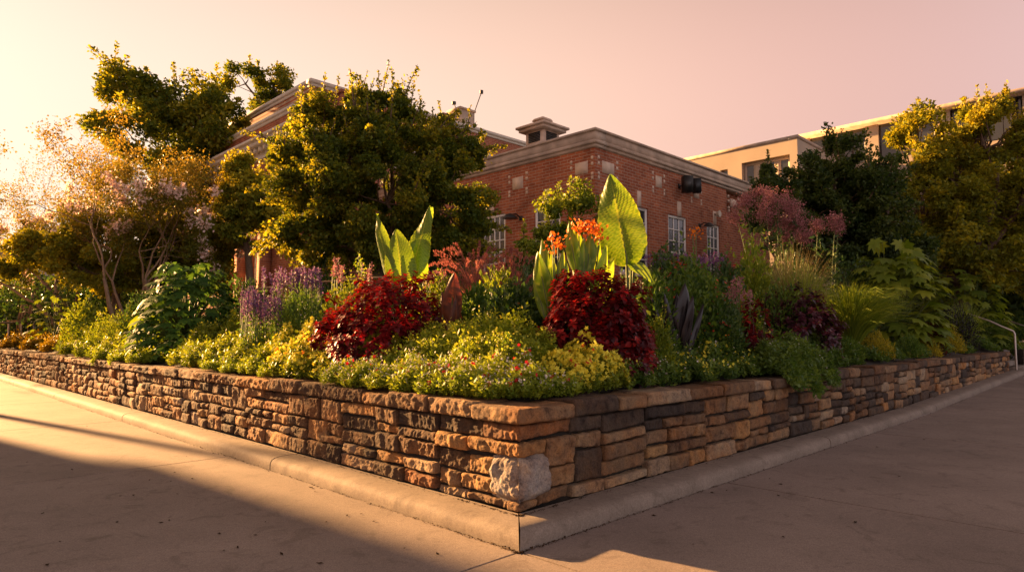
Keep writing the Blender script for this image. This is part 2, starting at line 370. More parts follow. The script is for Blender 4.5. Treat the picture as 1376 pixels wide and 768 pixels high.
M_STONE = stonemat()
M_PAVE = concmat('pavement_concrete', (.20, .157, .128), (.30, .238, .195), .8, .5)
M_KERB = concmat('kerb_concrete', (.19, .15, .115), (.28, .225, .175), 2.0, .34)
M_ASPH = concmat('asphalt', (.05, .05, .05), (.07, .068, .065), 1, .3)
M_GROUT = plainmat('joint_dirt', (.035, .028, .02), .95)
M_SOIL = plainmat('garden_soil', (.03, .02, .013), 1, 0, .5, 14, .8)
DL = tuple(Lr); DR = tuple(Rr)
M_BRK_L = brickmat('red_brick_left_face', (.40, .125, .055), (.27, .075, .036), (.38, .27, .19), DL)
M_BRK_R = brickmat('red_brick_right_face', (.40, .125, .055), (.27, .075, .036), (.38, .27, .19), DR)
M_LIME = plainmat('limestone', (.60, .44, .32), .85, 0, .22, 5, .3)
M_TRIM = plainmat('weathered_stone_coping', (.44, .33, .24), .9, 0, .35, 2.2, .4)
M_PALE = plainmat('painted_cream_trim', (.62, .54, .42), .7, 0, .12, 4)
M_WHITE = plainmat('white_window_paint', (.80, .75, .66), .5, 0, .06, 9)
M_TAN = plainmat('tan_limestone_cladding', (.42, .33, .24), .85, 0, .10, .6, .2)
M_GLASS = glassmat('dark_window_glass')
M_BLACK = plainmat('black_plastic', (.015, .015, .015), .45, 0, .2)
M_DARKM = plainmat('dark_metal', (.05, .045, .04), .45, .6, .2)
M_STEEL = plainmat('weathered_steel_rail', (.42, .36, .30), .4, .7, .15)
M_BARK = plainmat('bark', (.12, .075, .045), .9, 0, .4, 18, .8)
M_BARKS = plainmat('smooth_tan_bark', (.24, .15, .085), .75, 0, .35, 7, .4)
M_STEM = plainmat('green_stem', (.10, .14, .035), .6, 0, .2)
M_ROOF = plainmat('roof_tar', (.09, .075, .065), .9)
M_WOOD = plainmat('weathered_wood', (.27, .17, .09), .8, 0, .3, 12)

# ------------------------------------------------------------------ ground and pavement
acc = Acc(); S = 900.0
acc.add([(-S, -S, -.02), (S, -S, -.02), (S, S, -.02), (-S, S, -.02)], [(0, 1, 2, 3)])
tag(acc.build('ground', M_ASPH), kind='structure')
KO = 0.30      # kerb width out from the wall
acc = Acc()
def slab(a0, a1, b0, b1, tint=.5):
    g = .010
    a0 += g; a1 -= g; b0 += g; b1 -= g
    na = max(1, int((a1 - a0) / 1.0)); nb = max(1, int((b1 - b0) / 1.0)); A = np.linspace(a0, a1, na + 1); B = np.linspace(b0, b1, nb + 1)
    v = [W(a, b, ground_rise(a, b)) for b in B for a in A]; n = na + 1
    f = [(j * n + i, j * n + i + 1, (j + 1) * n + i + 1, (j + 1) * n + i) for j in range(nb) for i in range(na)]
    acc.add(v, f, tint)
    for (p, q) in (((a0, b0), (a1, b0)), ((a1, b0), (a1, b1)), ((a1, b1), (a0, b1)), ((a0, b1), (a0, b0))):
        acc.add([W(*p, ground_rise(*p)), W(*q, ground_rise(*q)), W(*q, -.02), W(*p, -.02)], [(0, 1, 2, 3)])
bs = [-KO, 4.5, 8.95, 13.4, 17.9, 22.4, 26.9, 31.4, 36]
for i in range(len(bs) - 1):
    slab(-4.9, -KO - .002, bs[i], bs[i + 1]); slab(-9.5, -4.9, bs[i], bs[i + 1]); slab(-14, -9.5, bs[i], bs[i + 1])
as_ = [-KO, 2.58, 7.1, 11.6, 16.1, 20.6, 25, 29.5, 34]
for i in range(len(as_) - 1):
    slab(as_[i], as_[i + 1], -4.9, -KO - .002); slab(as_[i], as_[i + 1], -9.5, -4.9); slab(as_[i], as_[i + 1], -14, -9.5)
for a in (-KO, -4.9, -9.5):
    for b in (-KO, -4.9, -9.5): slab(a - 4.6, a, b - 4.6, b)
slab(22.6, 34, -KO, 3)
tag(acc.build('pavement', M_PAVE), kind='structure')
acc = Acc()
acc.add([W(-14, -14, -.012), W(34, -14, -.012), W(34, 36, -.012), W(-14, 36, -.012)], [(0, 1, 2, 3)])
tag(acc.build('pavement_bed', M_GROUT), kind='structure')

# kerb: rounded nose profile swept along both walls, cut by joints
def kerb(side, t0, t1):
    prof = [(-.02, .128), (.10, .130), (.19, .127), (.25, .118), (.285, .10), (.30, .07), (.302, .03), (.300, -.02)]
    n = max(2, int((t1 - t0) / (.05 if t1 < 8 else .2))); ac = Acc(); rows = []
    for i in range(n + 1):
        t = t0 + (t1 - t0) * i / n
        for (o, z) in prof:
            tt = t
            if i == 0 and t0 <= 0: tt = -o + .006
            p = (-o, tt) if side == 'L' else (tt, -o)
            rows.append(W(p[0], p[1], z + (ground_rise(p[0], 0) if side == 'R' else 0)))
    v = np.array(rows); ds = fbm(v * np.array([4, 4, 4]), 5, 4) * .009 + fbm(v * 18, 9, 4) * .006 - .02 * np.clip(fbm(v * 7, 19, 3) - .25, 0, 1)
    nx = np.array([-(Rr if side == 'L' else Lr)[0], -(Rr if side == 'L' else Lr)[1], .6])
    wgt = np.array([0, .3, .6, 1, 1, 1, .6, .2]); v = v + nx[None] * (ds * np.tile(wgt, n + 1))[:, None]
    k = len(prof); I = np.arange(n)[:, None] * k; J = np.arange(k - 1)[None]
    f = np.stack([I + J, I + k + J, I + k + J + 1, I + J + 1], -1).reshape(-1, 4)
    ac.add(v, f)
    ac.add(np.vstack([v[:k], W(*((.02, t0) if side == 'L' else (t0, .02)), -.02)]), [tuple(range(k + 1))])
    ac.add(np.vstack([v[-k:], W(*((.02, t1) if side == 'L' else (t1, .02)), -.02)]), [tuple(range(k + 1))])
    o = ac.build('kerb', M_KERB, smooth=True); tag(o, kind='structure')
kj = [0, 3.42, 8.9, 14.2, 19.5, 25, 30.5]
for i in range(len(kj) - 1): kerb('L', kj[i] + (.010 if i else 0), kj[i + 1] - .010)
kj = [0, 5.4, 10.8, 16.2, 22.6]
for i in range(len(kj) - 1): kerb('R', kj[i] + (.010 if i else 0), kj[i + 1] - .010)

# garden soil (raised bed rising to the lawn behind)
acc = Acc(); A = np.concatenate([[.02], np.linspace(.3, 6, 20), np.linspace(7, 60, 30)])
v = [W(a, b, (0.83 if min(a, b) < .1 else soil(a, b)) + (0.04 * vnoise(np.array([[a * 3, b * 3, 0]]))[0] if min(a, b) > .4 else 0)) for b in A for a in A]; n = len(A)
# trim the right side where the stair is
f = [(j * n + i, j * n + i + 1, (j + 1) * n + i + 1, (j + 1) * n + i) for j in range(n - 1) for i in range(n - 1) if not (A[i] > 21.2 and A[j] < 4)]
acc.add(v, f); tag(acc.build('garden_soil', M_SOIL, smooth=True), kind='structure')

# ------------------------------------------------------------------ stone wall
ZB, ZT, ZC = .128, .775, .905
wall = thing('stone_wall', 'L-shaped rubble stone retaining wall of brown and tan blocks around the flower bed', 'wall', W(0, 0, 0))
def wall_pt(s, o=0.0):   # unrolled coordinate s: negative along the left face, positive along the right
    s = np.asarray(s, float); bb = np.maximum(0, -s); aa = np.maximum(0, s)
    wr = np.clip(s / .10 + .5, 0, 1)[..., None]
    nrm = (1 - wr) * np.array([-Rr[0], -Rr[1]]) + wr * np.array([-Lr[0], -Lr[1]])
    nrm = nrm / np.linalg.norm(nrm, axis=-1, keepdims=True)
    xy = C0 + aa[..., None] * Rr + bb[..., None] * Lr
    return xy, nrm
def stone(acc, s0, s1, z0, z1, tint, seed, rough=.02, out_=.0, round_=.025):
    dist = min(abs(s0), abs(s1)) if s0 * s1 > 0 else 0
    res = .0095 if dist < 3.5 else (.018 if dist < 9 else .05)
    if s0 > 3: res = max(res, .02)
    r = random.Random(seed)
    ns = max(4, int((s1 - s0) / res)); nz = max(4, int((z1 - z0) / res))
    gp = .005 if round_ < .1 else -.012
    s0 += gp; s1 -= gp; z0 += gp; z1 -= gp
    jj = min(.016, (z1 - z0) * .14)
    c = [(s0 + r.uniform(-.2, 1) * jj, z0 + r.uniform(-.3, 1) * jj), (s1 - r.uniform(-.2, 1) * jj, z0 + r.uniform(-.3, 1) * jj),
         (s1 - r.uniform(-.2, 1) * jj, z1 - r.uniform(-.3, 1) * jj), (s0 + r.uniform(-.2, 1) * jj, z1 - r.uniform(-.3, 1) * jj)]
    u, vv = np.meshgrid(np.linspace(0, 1, ns + 1), np.linspace(0, 1, nz + 1))
    ss = (1 - u) * (1 - vv) * c[0][0] + u * (1 - vv) * c[1][0] + u * vv * c[2][0] + (1 - u) * vv * c[3][0]
    zz = (1 - u) * (1 - vv) * c[0][1] + u * (1 - vv) * c[1][1] + u * vv * c[2][1] + (1 - u) * vv * c[3][1]
    ee = np.minimum(np.minimum(u, 1 - u) * (s1 - s0), np.minimum(vv, 1 - vv) * (z1 - z0))
    q = np.stack([ss.ravel() * 1.0, zz.ravel(), np.full(ss.size, seed * .37)], -1)
    wob = fbm(q * 16, 3, 3).reshape(ss.shape) * .012
    zz = zz + wob * (ee < .03); ss = ss + fbm(q * 14, 13, 3).reshape(ss.shape) * .012
    if round_ > .1: zz = zz + (.5 - vv) * .06 * (np.abs(u - .5) * 2) ** 3; ss = ss + (.5 - u) * .07 * (np.abs(vv - .5) * 2) ** 3
    rr = round_ * .6; big_stone = round_ > .1
    prof = -rr * np.clip(1 - ee / rr, 0, 1) ** 2.2 - .006 * np.clip(1 - ee / .012, 0, 1)
    cu = r.uniform(-1, 1) * .02; cv = r.uniform(-1, 1) * .014
    big = fbm(q * np.array([5.5, 5, 1]), 21, 3).reshape(ss.shape)
    fine = fbm(q * np.array([45, 38, 1]), 41, 3).reshape(ss.shape)
    mid_ = fbm(q * np.array([17, 12, 1]), 45, 3).reshape(ss.shape)
    # chiselled facets: the lowest of several random cleavage planes
    w_m, h_m = s1 - s0, z1 - z0; fac = np.full(ss.shape, .6)
    nf_ = 4 + int(w_m * 16)
    for k_ in range(nf_):
        cx_, cz_ = s0 + w_m * r.random(), z0 + h_m * r.random(); g1, g2 = r.uniform(-1, 1) * 11, r.uniform(-1, 1) * 6
        fac = np.minimum(fac, r.uniform(.1, .5) + (ss - cx_) * g1 + (zz - cz_) * g2 + mid_ * .25)
    fac = np.maximum(fac, -1.0 + mid_ * .5)
    disp = out_ + prof + rough * (.50 * big + .72 * fac + .34 * mid_ + .34 * fine) + cu * (u - .5) + cv * (vv - .5)
    xy, nm = wall_pt(ss.ravel())
    disp = disp - (.032 if round_ > .1 else .010) * np.exp(-(ss / (.07 if round_ > .1 else .02)) ** 2) * (1 if s0 * s1 < 0 else 0)
    disp = np.maximum(disp, -.062)
    P = np.concatenate([xy + nm * disp.ravel()[:, None], (zz + ground0(ss)).reshape(-1, 1)], 1)
    n = ns + 1
    I = (np.arange(nz)[:, None] * n + np.arange(ns)[None]); F = np.stack([I, I + 1, I + n + 1, I + n], -1).reshape(-1, 4)
    acc.add(P, F, tint)
    # skirt
    idx = list(range(ns + 1)) + [n * j + ns for j in range(1, nz + 1)] + [n * nz + i for i in range(ns - 1, -1, -1)] + [n * j for j in range(nz - 1, 0, -1)]
    B = P[idx].copy(); B[:, :2] -= nm[idx] * .10
    m = len(idx); V = np.vstack([P[idx], B]); k = np.arange(m); k2 = (k + 1) % m
    acc.add(V, np.stack([k2, k, k + m, k2 + m], -1), tint)
def ground0(ss):      # slow waviness of the courses
    q = np.stack([ss.ravel() * 1.7, ss.ravel() * 0, ss.ravel() * 0], 1); return (vnoise(q, 77) * .012).reshape(ss.shape)
PAL = [(.10, .12), (.18, .20), (.28, .16), (.40, .16), (.50, .14), (.60, .10), (.72, .08), (.84, .08), (.90, .06), (0.04, .03)]
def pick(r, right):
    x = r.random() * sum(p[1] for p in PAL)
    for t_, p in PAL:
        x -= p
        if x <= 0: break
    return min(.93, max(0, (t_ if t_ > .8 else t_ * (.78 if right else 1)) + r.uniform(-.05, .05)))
accw = Acc(); sid = [100]
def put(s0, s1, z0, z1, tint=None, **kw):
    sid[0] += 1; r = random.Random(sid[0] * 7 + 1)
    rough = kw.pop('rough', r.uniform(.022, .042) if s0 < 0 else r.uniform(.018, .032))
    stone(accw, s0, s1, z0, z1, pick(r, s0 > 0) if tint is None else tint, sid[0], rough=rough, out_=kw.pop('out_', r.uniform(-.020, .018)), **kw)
def fill(s0, s1, z0, z1, r):
    w_, h_ = s1 - s0, z1 - z0
    tall = h_ < .32 and w_ < .46 and r.random() < .24
    if h_ < .20 or tall:
        mxw = .34 if h_ < .10 else .66
        if w_ > mxw and (w_ > .74 or r.random() < .65):
            c = s0 + w_ * r.uniform(.32, .68); fill(s0, c, z0, z1, r); fill(c, s1, z0, z1, r); return
        put(s0, s1, z0, z1); return
    if w_ > h_ * 1.9 and w_ > .5 and r.random() < .55:
        c = s0 + w_ * r.uniform(.3, .7); fill(s0, c, z0, z1, r); fill(c, s1, z0, z1, r); return
    c = z0 + h_ * r.uniform(.36, .64)
    fill(s0, s1, z0, c, r); fill(s0, s1, c, z1, r)
rr = random.Random(5)
# corner quoins wrapping both faces
put(-.16, .24, .128, .205, .42, rough=.012, out_=-.01); put(-.62, -.16, .128, .20, .30); put(.24, .62, .128, .235, .36)
put(-.60, .34, .52, .64, .62, rough=.026, out_=.008); put(-.42, .62, .64, .775, .74, rough=.026, out_=.002)
put(-.72, -.26, .20, .345, .55); put(-.60, -.26, .345, .505, .62); put(.335, .68, .235, .40, .50); put(.34, .68, .40, .64, .46)
put(-1.0, -.42, .64, .775, .14); put(.62, 1.05, .64, .775, .13); put(-1.0, -.60, .505, .64, .6); put(.68, 1.05, .50, .64, .44)
put(-1.0, -.62, .128, .20); put(-1.0, -.72, .20, .345, .4); put(-1.0, -.60, .345, .505, .2)
put(.62, 1.05, .128, .235); put(.68, 1.05, .235, .50, .15)
s = -1.0
while s > -29:
    w_ = rr.uniform(.55, 1.15); s2 = s - w_
    mid = rr.uniform(.40, .56)
    if rr.random() < .5:
        fill(s2, s, ZB, mid, rr); fill(s2, s, mid, ZT, rr)
    else: fill(s2, s, ZB, ZT, rr)
    s = s2
s = 1.05
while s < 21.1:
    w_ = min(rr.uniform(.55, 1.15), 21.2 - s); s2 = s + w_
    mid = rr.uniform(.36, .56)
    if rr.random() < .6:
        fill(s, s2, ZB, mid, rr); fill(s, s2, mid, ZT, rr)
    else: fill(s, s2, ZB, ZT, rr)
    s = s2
accw.build('stonework', M_STONE, wall)
ab_ = Acc(); stone(ab_, -.37, .40, .19, .535, 1.0, 991, rough=.034, out_=.022, round_=.14)
o = ab_.build('corner_boulder', M_STONE, wall); o['label'] = 'large pale grey granite boulder set in the corner'
# dark mortar core behind the stones
ac = Acc()
for (a0, a1, b0, b1) in ((.080, .36, .080, 29), (.080, 21.15, .080, .36)):
    O = W(a0, b0, 0); box(ac, O, W(a1, b0, 0) - O, W(a0, b1, 0) - O, (0, 0, .80))
ac.build('mortar_core', M_GROUT, wall)
# coping stones: front face and top in one sheet
def coping(s0, s1, seed, tint, corner=False):
    r = random.Random(seed); ac = Acc(); res = .02 if min(abs(s0), abs(s1)) < 6 or corner else .06
    ns = max(5, int((s1 - s0) / res * (1.6 if res < .03 else 1))); g = .004
    zt = ZC + r.uniform(-.022, .016); ov = .022 + r.uniform(-.022, .026)
    wd = .40 + r.uniform(-.03, .03)
    prof = [(-.06, ZT + .004)] + [(ov, ZT + .004 + (zt - ZT) * k / 6) for k in range(7)] + [(ov - (wd + ov) * (k / 12) ** 1.2, zt) for k in range(1, 13)]
    prof = np.array(prof); prof[1, 0] -= .012; prof[7, 0] -= .014; prof[7, 1] -= .006; prof[-1, 1] -= .02
    rows = []
    s = np.linspace(s0 + g, s1 - g, ns + 1)
    for i, si in enumerate(s):
        for (o, z) in prof:
            if corner:
                if si < 0:
                    T = -s0; bq = -o + (T + o) * (-si / T); p = W(-o, bq, z)
                else:
                    T = s1; aq = -o + (T + o) * (si / T); p = W(aq, -o, z)
            elif si < 0: p = W(-o, -si, z)
            else: p = W(si, -o, z)
            rows.append(p)
    v = np.array(rows).reshape(ns + 1, len(prof), 3)
    en = np.minimum(np.arange(ns + 1), np.arange(ns + 1)[::-1]) * (s1 - s0) / ns
    q = v.reshape(-1, 3) + seed * .71
    h1 = fbm(q * 7, 51, 4).reshape(v.shape[:2]); h2 = fbm(q * np.array([24, 24, 30]), 61, 3).reshape(v.shape[:2])
    nf = wall_pt(s if not corner else s)[1]
    k = np.arange(len(prof)); fw = ((k >= 1) & (k <= 8)).astype(float) * 1.0
    amp = .036 if s1 <= 0.01 else .020
    h3 = fbm(q * np.array([45, 45, 60]), 66, 3).reshape(v.shape[:2]); d = (h1 * amp + h2 * amp * .6 + h3 * amp * .35) * fw[None] - (np.clip(1 - en / .02, 0, 1) ** 2)[:, None] * .012 * fw[None]
    v[:, :, :2] += nf[:, None, :] * d[..., None]
    zw = (k >= 6).astype(float); v[:, :, 2] += (h1 * .012 + h2 * .005) * zw[None] - (np.clip(1 - en / .02, 0, 1) ** 2)[:, None] * .010 * zw[None]
    v[:, 1, 2] += h1[:, 1] * .012; v[:, 2, 2] += h1[:, 1] * .006
    n = len(prof); I = np.arange(ns)[:, None] * n; J = np.arange(n - 1)[None]
    F = np.stack([I + J, I + n + J, I + n + J + 1, I + J + 1], -1).reshape(-1, 4)
    ac.add(v.reshape(-1, 3), F, tint)
    for e in (v[0], v[-1]):
        bt = e[-1].copy(); bt[2] = ZT
        ac.add(np.vstack([e, bt]), [tuple(range(n + 1))], tint)
    ac.build('coping_stone', M_STONE, wall)
rc = random.Random(11)
coping(-.50, .62, 1, .42, True)
s = -.50
while s > -29: w_ = rc.uniform(.28, 1.0); coping(s - w_, s, rc.randrange(9999), rc.choice([.14, .2, .25, .3, .33, .4, .5, .45, .18, .28, .62])); s -= w_
s = .62
while s < 21.1: w_ = min(rc.uniform(.38, .8), 21.22 - s); coping(s, s + w_, rc.randrange(9999), rc.choice([.15, .2, .25, .3, .42, .85])); s += w_

# ------------------------------------------------------------------ buildings
def isect(P, nrm, px, py):
    d = ray(px, py); o = np.array([0, 0, EYE]); nn = np.array([nrm[0], nrm[1], 0])
    t = ((P - o) @ nn) / (d @ nn); return o + d * t
L3 = np.array([*Lr, 0]); R3 = np.array([*Rr, 0]); Z3 = np.array([0, 0, 1.])
NL = -R3; NR = -L3       # outward normals of left-facing and right-facing walls
def facade(acc, O, U, Nn, length, z0, z1, opens, depth=.14, mi=0, mi_rev=None):
    """wall sheet in cells around openings (u0,u1,z0,z1), with reveals"""
    us = sorted({0, length} | {min(max(x, 0), length) for o in opens for x in o[:2]}); zs = sorted({z0, z1} | {min(max(x, z0), z1) for o in opens for x in o[2:]})
    for i in range(len(us) - 1):
        for j in range(len(zs) - 1):
            uc, zc = (us[i] + us[i + 1]) / 2, (zs[j] + zs[j + 1]) / 2
            if any(o[0] < uc < o[1] and o[2] < zc < o[3] for o in opens): continue
            pts = [O + U * a + Z3 * (b - O[2]) for a, b in ((us[i], zs[j]), (us[i + 1], zs[j]), (us[i + 1], zs[j + 1]), (us[i], zs[j + 1]))]
            acc.add(pts, [(0, 1, 2, 3)], .5, mi)
    for (u0, u1, a, b) in opens:
        c = [O + U * x + Z3 * (y - O[2]) for x, y in ((u0, a), (u1, a), (u1, b), (u0, b))]
        for k in range(4):
            p, q = c[k], c[(k + 1) % 4]
            acc.add([p, q, q - Nn * depth, p - Nn * depth], [(0, 1, 2, 3)], .5, mi if mi_rev is None else mi_rev)
def window(root, O, U, Nn, u0, u1, z0, z1, cols=3, rows=5, fr=.09, inset=.09, mb=.04, sill=True, mat=None):
    mat = mat or M_WHITE
    a = Acc(); base = O + U * u0 + Z3 * (z0 - O[2]) - Nn * inset; w_, h_ = u1 - u0, z1 - z0; T = Nn * .05
    g = .003
    box(a, base + U * g + Z3 * g, U * fr, T, Z3 * (h_ - 2 * g)); box(a, base + U * (w_ - fr - g) + Z3 * g, U * fr, T, Z3 * (h_ - 2 * g))
    box(a, base + U * (fr + g) + Z3 * g, U * (w_ - 2 * fr - 2 * g), T, Z3 * fr); box(a, base + U * (fr + g) + Z3 * (h_ - fr - g), U * (w_ - 2 * fr - 2 * g), T, Z3 * fr)
    for i in range(1, cols): box(a, base + U * (fr + (w_ - 2 * fr) * i / cols - mb / 2) + Z3 * (fr + .004) + Nn * .006, U * mb, Nn * .03, Z3 * (h_ - 2 * fr - .008))
    for j in range(1, rows):
        t_ = mb * (1.6 if j == rows // 2 else 1)
        box(a, base + U * (fr + .004) + Z3 * (fr + (h_ - 2 * fr) * j / rows - t_ / 2) + Nn * .009, U * (w_ - 2 * fr - .008), Nn * .033, Z3 * t_)
    wo = a.build('window', mat, root)
    p = Acc(); q = base + Nn * .012; p.add([q, q + U * w_, q + U * w_ + Z3 * h_, q + Z3 * h_], [(0, 1, 2, 3)]); subpart('pane', p, M_GLASS, wo, root)
    if sill:
        s_ = Acc(); box(s_, O + U * (u0 - .06) + Z3 * (z0 - .09 - O[2]) - Nn * .10, U * (w_ + .12), Nn * .16, Z3 * .088); subpart('sill', s_, M_LIME, wo, root)
    return wo
def U_of(P, U, q): return float((q - P) @ U)

# --- low brick pavilion
BY = 19.0; Bc = at(799, 173, BY); ztop = Bc[2]; Bc0 = np.array([Bc[0], Bc[1], 2.0])
zfas = at(799, 197, BY)[2]
bld = thing('brick_building', 'low red brick building with stone coping and square stone panels behind the garden', 'building', Bc0)
def bl(px, py): q = isect(Bc, NL[:2], px, py); return U_of(Bc, L3, q), q[2]
def br_(px, py): q = isect(Bc, NR[:2], px, py); return U_of(Bc, R3, q), q[2]
LENL = 14.0; uR1 = br_(976, 260)[0]; uR2 = br_(996, 260)[0]
def rect(f, x0, y0, x1, y1):
    u0, za = f(x0, (y0 + y1) / 2); u1, _ = f(x1, (y0 + y1) / 2); _, zt_ = f((x0 + x1) / 2, y0); _, zb_ = f((x0 + x1) / 2, y1)
    return min(u0, u1), max(u0, u1), zb_, zt_
zhead = br_(910, 290)[1]; zsill = zhead - 2.15
winL = [rect(bl, 648, 290, 679, 330), rect(bl, 718, 278, 753, 325)]
winR = [rect(br_, 832, 276, 871, 330), rect(br_, 898, 290, 923, 329), rect(br_, 950, 301, 967, 328)]
winL.append((winL[0][1] + 2.4, winL[0][1] + 2.4 + winL[0][1] - winL[0][0], 0, 0))
opL = [(a, b, zsill, zhead) for a, b, _, _ in winL]; opR = [(a, b, zsill, zhead) for a, b, _, _ in winR]
acL = Acc(); facade(acL, Bc0, L3, NL, LENL, 1.6, zfas, opL); acL.build('left_wall', M_BRK_L, bld)
acR = Acc(); facade(acR, Bc0, R3, NR, uR1, 1.6, zfas, [o for o in opR if o[0] < uR1]); 
o2 = Bc0 + R3 * uR1 + NR * (-.25)
facade(acR, o2, R3, NR, uR2 - uR1 + 3, 1.6, zfas, [])
acR.add([Bc0 + R3 * uR1 + Z3 * (1.6 - 2), o2 + Z3 * (1.6 - 2), o2 + Z3 * (zfas - 2), Bc0 + R3 * uR1 + Z3 * (zfas - 2)], [(0, 1, 2, 3)])
acR.build('right_wall', M_BRK_R, bld)
for o_ in opL: window(bld, Bc0, L3, NL, *o_, cols=4 if o_[1] - o_[0] > 1.1 else 3, rows=5)
for o_ in opR: window(bld, Bc0, R3, NR, *o_, cols=3, rows=5)
# coping band with mouldings
a = Acc(); H = ztop - zfas
steps = [(0, .10, .05), (.10, .20, .11), (.20, H - .07, .075), (H - .07, H, .13)]
ln = uR2 + 3.4
for (h0, h1, pr) in steps:
    O = Bc0 + Z3 * (zfas + h0 + .001 - 2) + NL * pr + NR * pr
    box(a, O, L3 * (LENL + pr), -NL * (.45 + pr), Z3 * (h1 - h0 - .002)); 
    O = O + R3 * (.45 + pr + .002); box(a, O, R3 * (ln + pr - .45), -NR * (.45 + pr), Z3 * (h1 - h0 - .002))
a.build('coping', M_TRIM, bld)
# square panels with corner accents
def panel(f, U, Nn, x0, y0, x1, y1, root, acc_small=True):
    u0, u1, z0, z1 = rect(f, x0, y0, x1, y1); a = Acc()
    box(a, Bc0 + U * u0 + Z3 * (z0 - 2) - Nn * .05, U * (u1 - u0), Nn * .063, Z3 * (z1 - z0))
    if acc_small:
        s_ = .09
        for uu in (u0 - .16 - s_ / 2, u1 + .16 - s_ / 2):
            for zz, hh in ((z0 - .10, .10), (z0 - .22, .10), (z1 + .02, .10), (z1 - .16, .10)):
                box(a, Bc0 + U * uu + Z3 * (zz - 2) - Nn * .05, U * s_, Nn * .058, Z3 * hh)
    a.build('stone_panel', M_LIME, root)
for q in ((689, 238, 703, 254), (773, 218, 790, 234)): panel(bl, L3, NL, *q, bld)
for q in ((809, 218, 825, 234), (881, 237, 889, 252), (932, 252, 939, 266)): panel(br_, R3, NR, *q, bld)
panel(br_, R3, NR, 982, 268, 990, 279, bld)
for q in ((731, 260, 739, 277), (657, 272, 664, 289)): 
    u0, u1, z0, z1 = rect(bl, *q); a = Acc(); box(a, Bc0 + L3 * u0 + Z3 * (zhead + .002 - 2) - NL * .05, L3 * (u1 - u0), NL * .07, Z3 * .5); a.build('keystone', M_LIME, bld)
for q in ((856, 260, 861, 277), (910, 275, 915, 290), (958, 285, 962, 300)):
    u0, u1, z0, z1 = rect(br_, *q); a = Acc(); box(a, Bc0 + R3 * u0 + Z3 * (zhead + .002 - 2) - NR * .05, R3 * (u1 - u0), NR * .07, Z3 * .5); a.build('keystone', M_LIME, bld)
a = Acc(); O = Bc0 + Z3 * (zfas + .1 - 2) + R3 * .3 + L3 * .3; box(a, O, R3 * ln, L3 * (LENL - .3), Z3 * .12); a.build('roof', M_ROOF, bld)
# roof cupola with louvres
cc = at(729, 190, 27.5)
a = Acc(); hw = .55
def sqbox(acc, c, hx, z0, z1, hx2=None):
    hx2 = hx if hx2 is None else hx2
    v = [c[:2].tolist() + [0]] * 0
    for (h_, z) in ((hx, z0), (hx2, z1)):
        for sa, sb in ((-1, -1), (1, -1), (1, 1), (-1, 1)):
            p = np.array([c[0], c[1], z]) + R3 * sa * h_ + L3 * sb * h_; v.append(p)
    acc.add(v, [(0, 3, 2, 1), (4, 5, 6, 7), (0, 1, 5, 4), (1, 2, 6, 5), (2, 3, 7, 6), (3, 0, 4, 7)])
zz = lambda py: at(729, py, 27.5)[2]
sqbox(a, cc, .50, zfas, zz(178)); cup = a.build('cupola', M_LIME, bld)
a = Acc(); sqbox(a, cc, .72, zz(179), zz(175)); sqbox(a, cc, .82, zz(175) + .002, zz(172)); sqbox(a, cc, .74, zz(172) + .002, zz(166), .25); sqbox(a, cc, .2, zz(166), zz(163.5)); sqbox(a, cc, .33, zz(163.5) + .002, zz(160), .26)
subpart('cupola_roof', a, M_LIME, cup, bld)
for (U, Nn) in ((L3, NL), (R3, NR)):
    a = Acc()
    for k in range(6):
        O = np.array([cc[0], cc[1], 0]) + Nn * .505 - U * .33 + Z3 * (zz(194) + k * (zz(181) - zz(194)) / 6); box(a, O, U * .66, Nn * .03, Z3 * .05)
    subpart('louvres', a, M_DARKM, cup, bld)

# loudspeakers on the right wall
def loudspeaker(name, label, c, U, Nn, w_, h_, d_, yaw=.5):
    t = thing(name, label, 'loudspeaker', c)
    a = Acc(); f = unit(Nn * math.cos(yaw) + U * math.sin(yaw)); s_ = unit(U * math.cos(yaw) - Nn * math.sin(yaw))
    O = c - s_ * w_ / 2 + Nn * .2
    v = [O, O + s_ * w_, O + s_ * w_ * .85 - f * d_ * -1, O + s_ * w_ * .15 + f * d_]
    v = [O + s_ * w_ * .12, O + s_ * w_ * .88, O + s_ * w_ + f * d_, O + f * d_]
    v += [x + Z3 * h_ for x in v]
    a.add(v, [(0, 3, 2, 1), (4, 5, 6, 7), (0, 1, 5, 4), (1, 2, 6, 5), (2, 3, 7, 6), (3, 0, 4, 7)]); a.build('cabinet', M_BLACK, t)
    a = Acc(); g0 = O + f * (d_ + .006) + s_ * w_ * .06 + Z3 * h_ * .05; box(a, g0, s_ * w_ * .88, f * .012, Z3 * h_ * .9); a.build('grille', M_DARKM, t)
    a = Acc(); tube(a, [c + Z3 * h_ / 2 - Nn * .0, c + Z3 * h_ / 2 + Nn * .25], .025, 6); box(a, c + Z3 * (h_ * .35) - U * .07, U * .14, Nn * .02, Z3 * h_ * .3); a.build('bracket', M_DARKM, t)
    return t
u_, z_ = br_(913, 261); loudspeaker('loudspeaker', 'black box loudspeaker facing left high on the brick wall beside its twin', Bc0 + R3 * u_ + Z3 * (z_ - 2), R3, NR, .32, .56, .30, -.5)
u_, z_ = br_(923, 260); loudspeaker('loudspeaker', 'black box loudspeaker facing right, the right one of the pair on the brick wall', Bc0 + R3 * (u_ + .06) + Z3 * (z_ - 2), R3, NR, .26, .50, .26, .7)
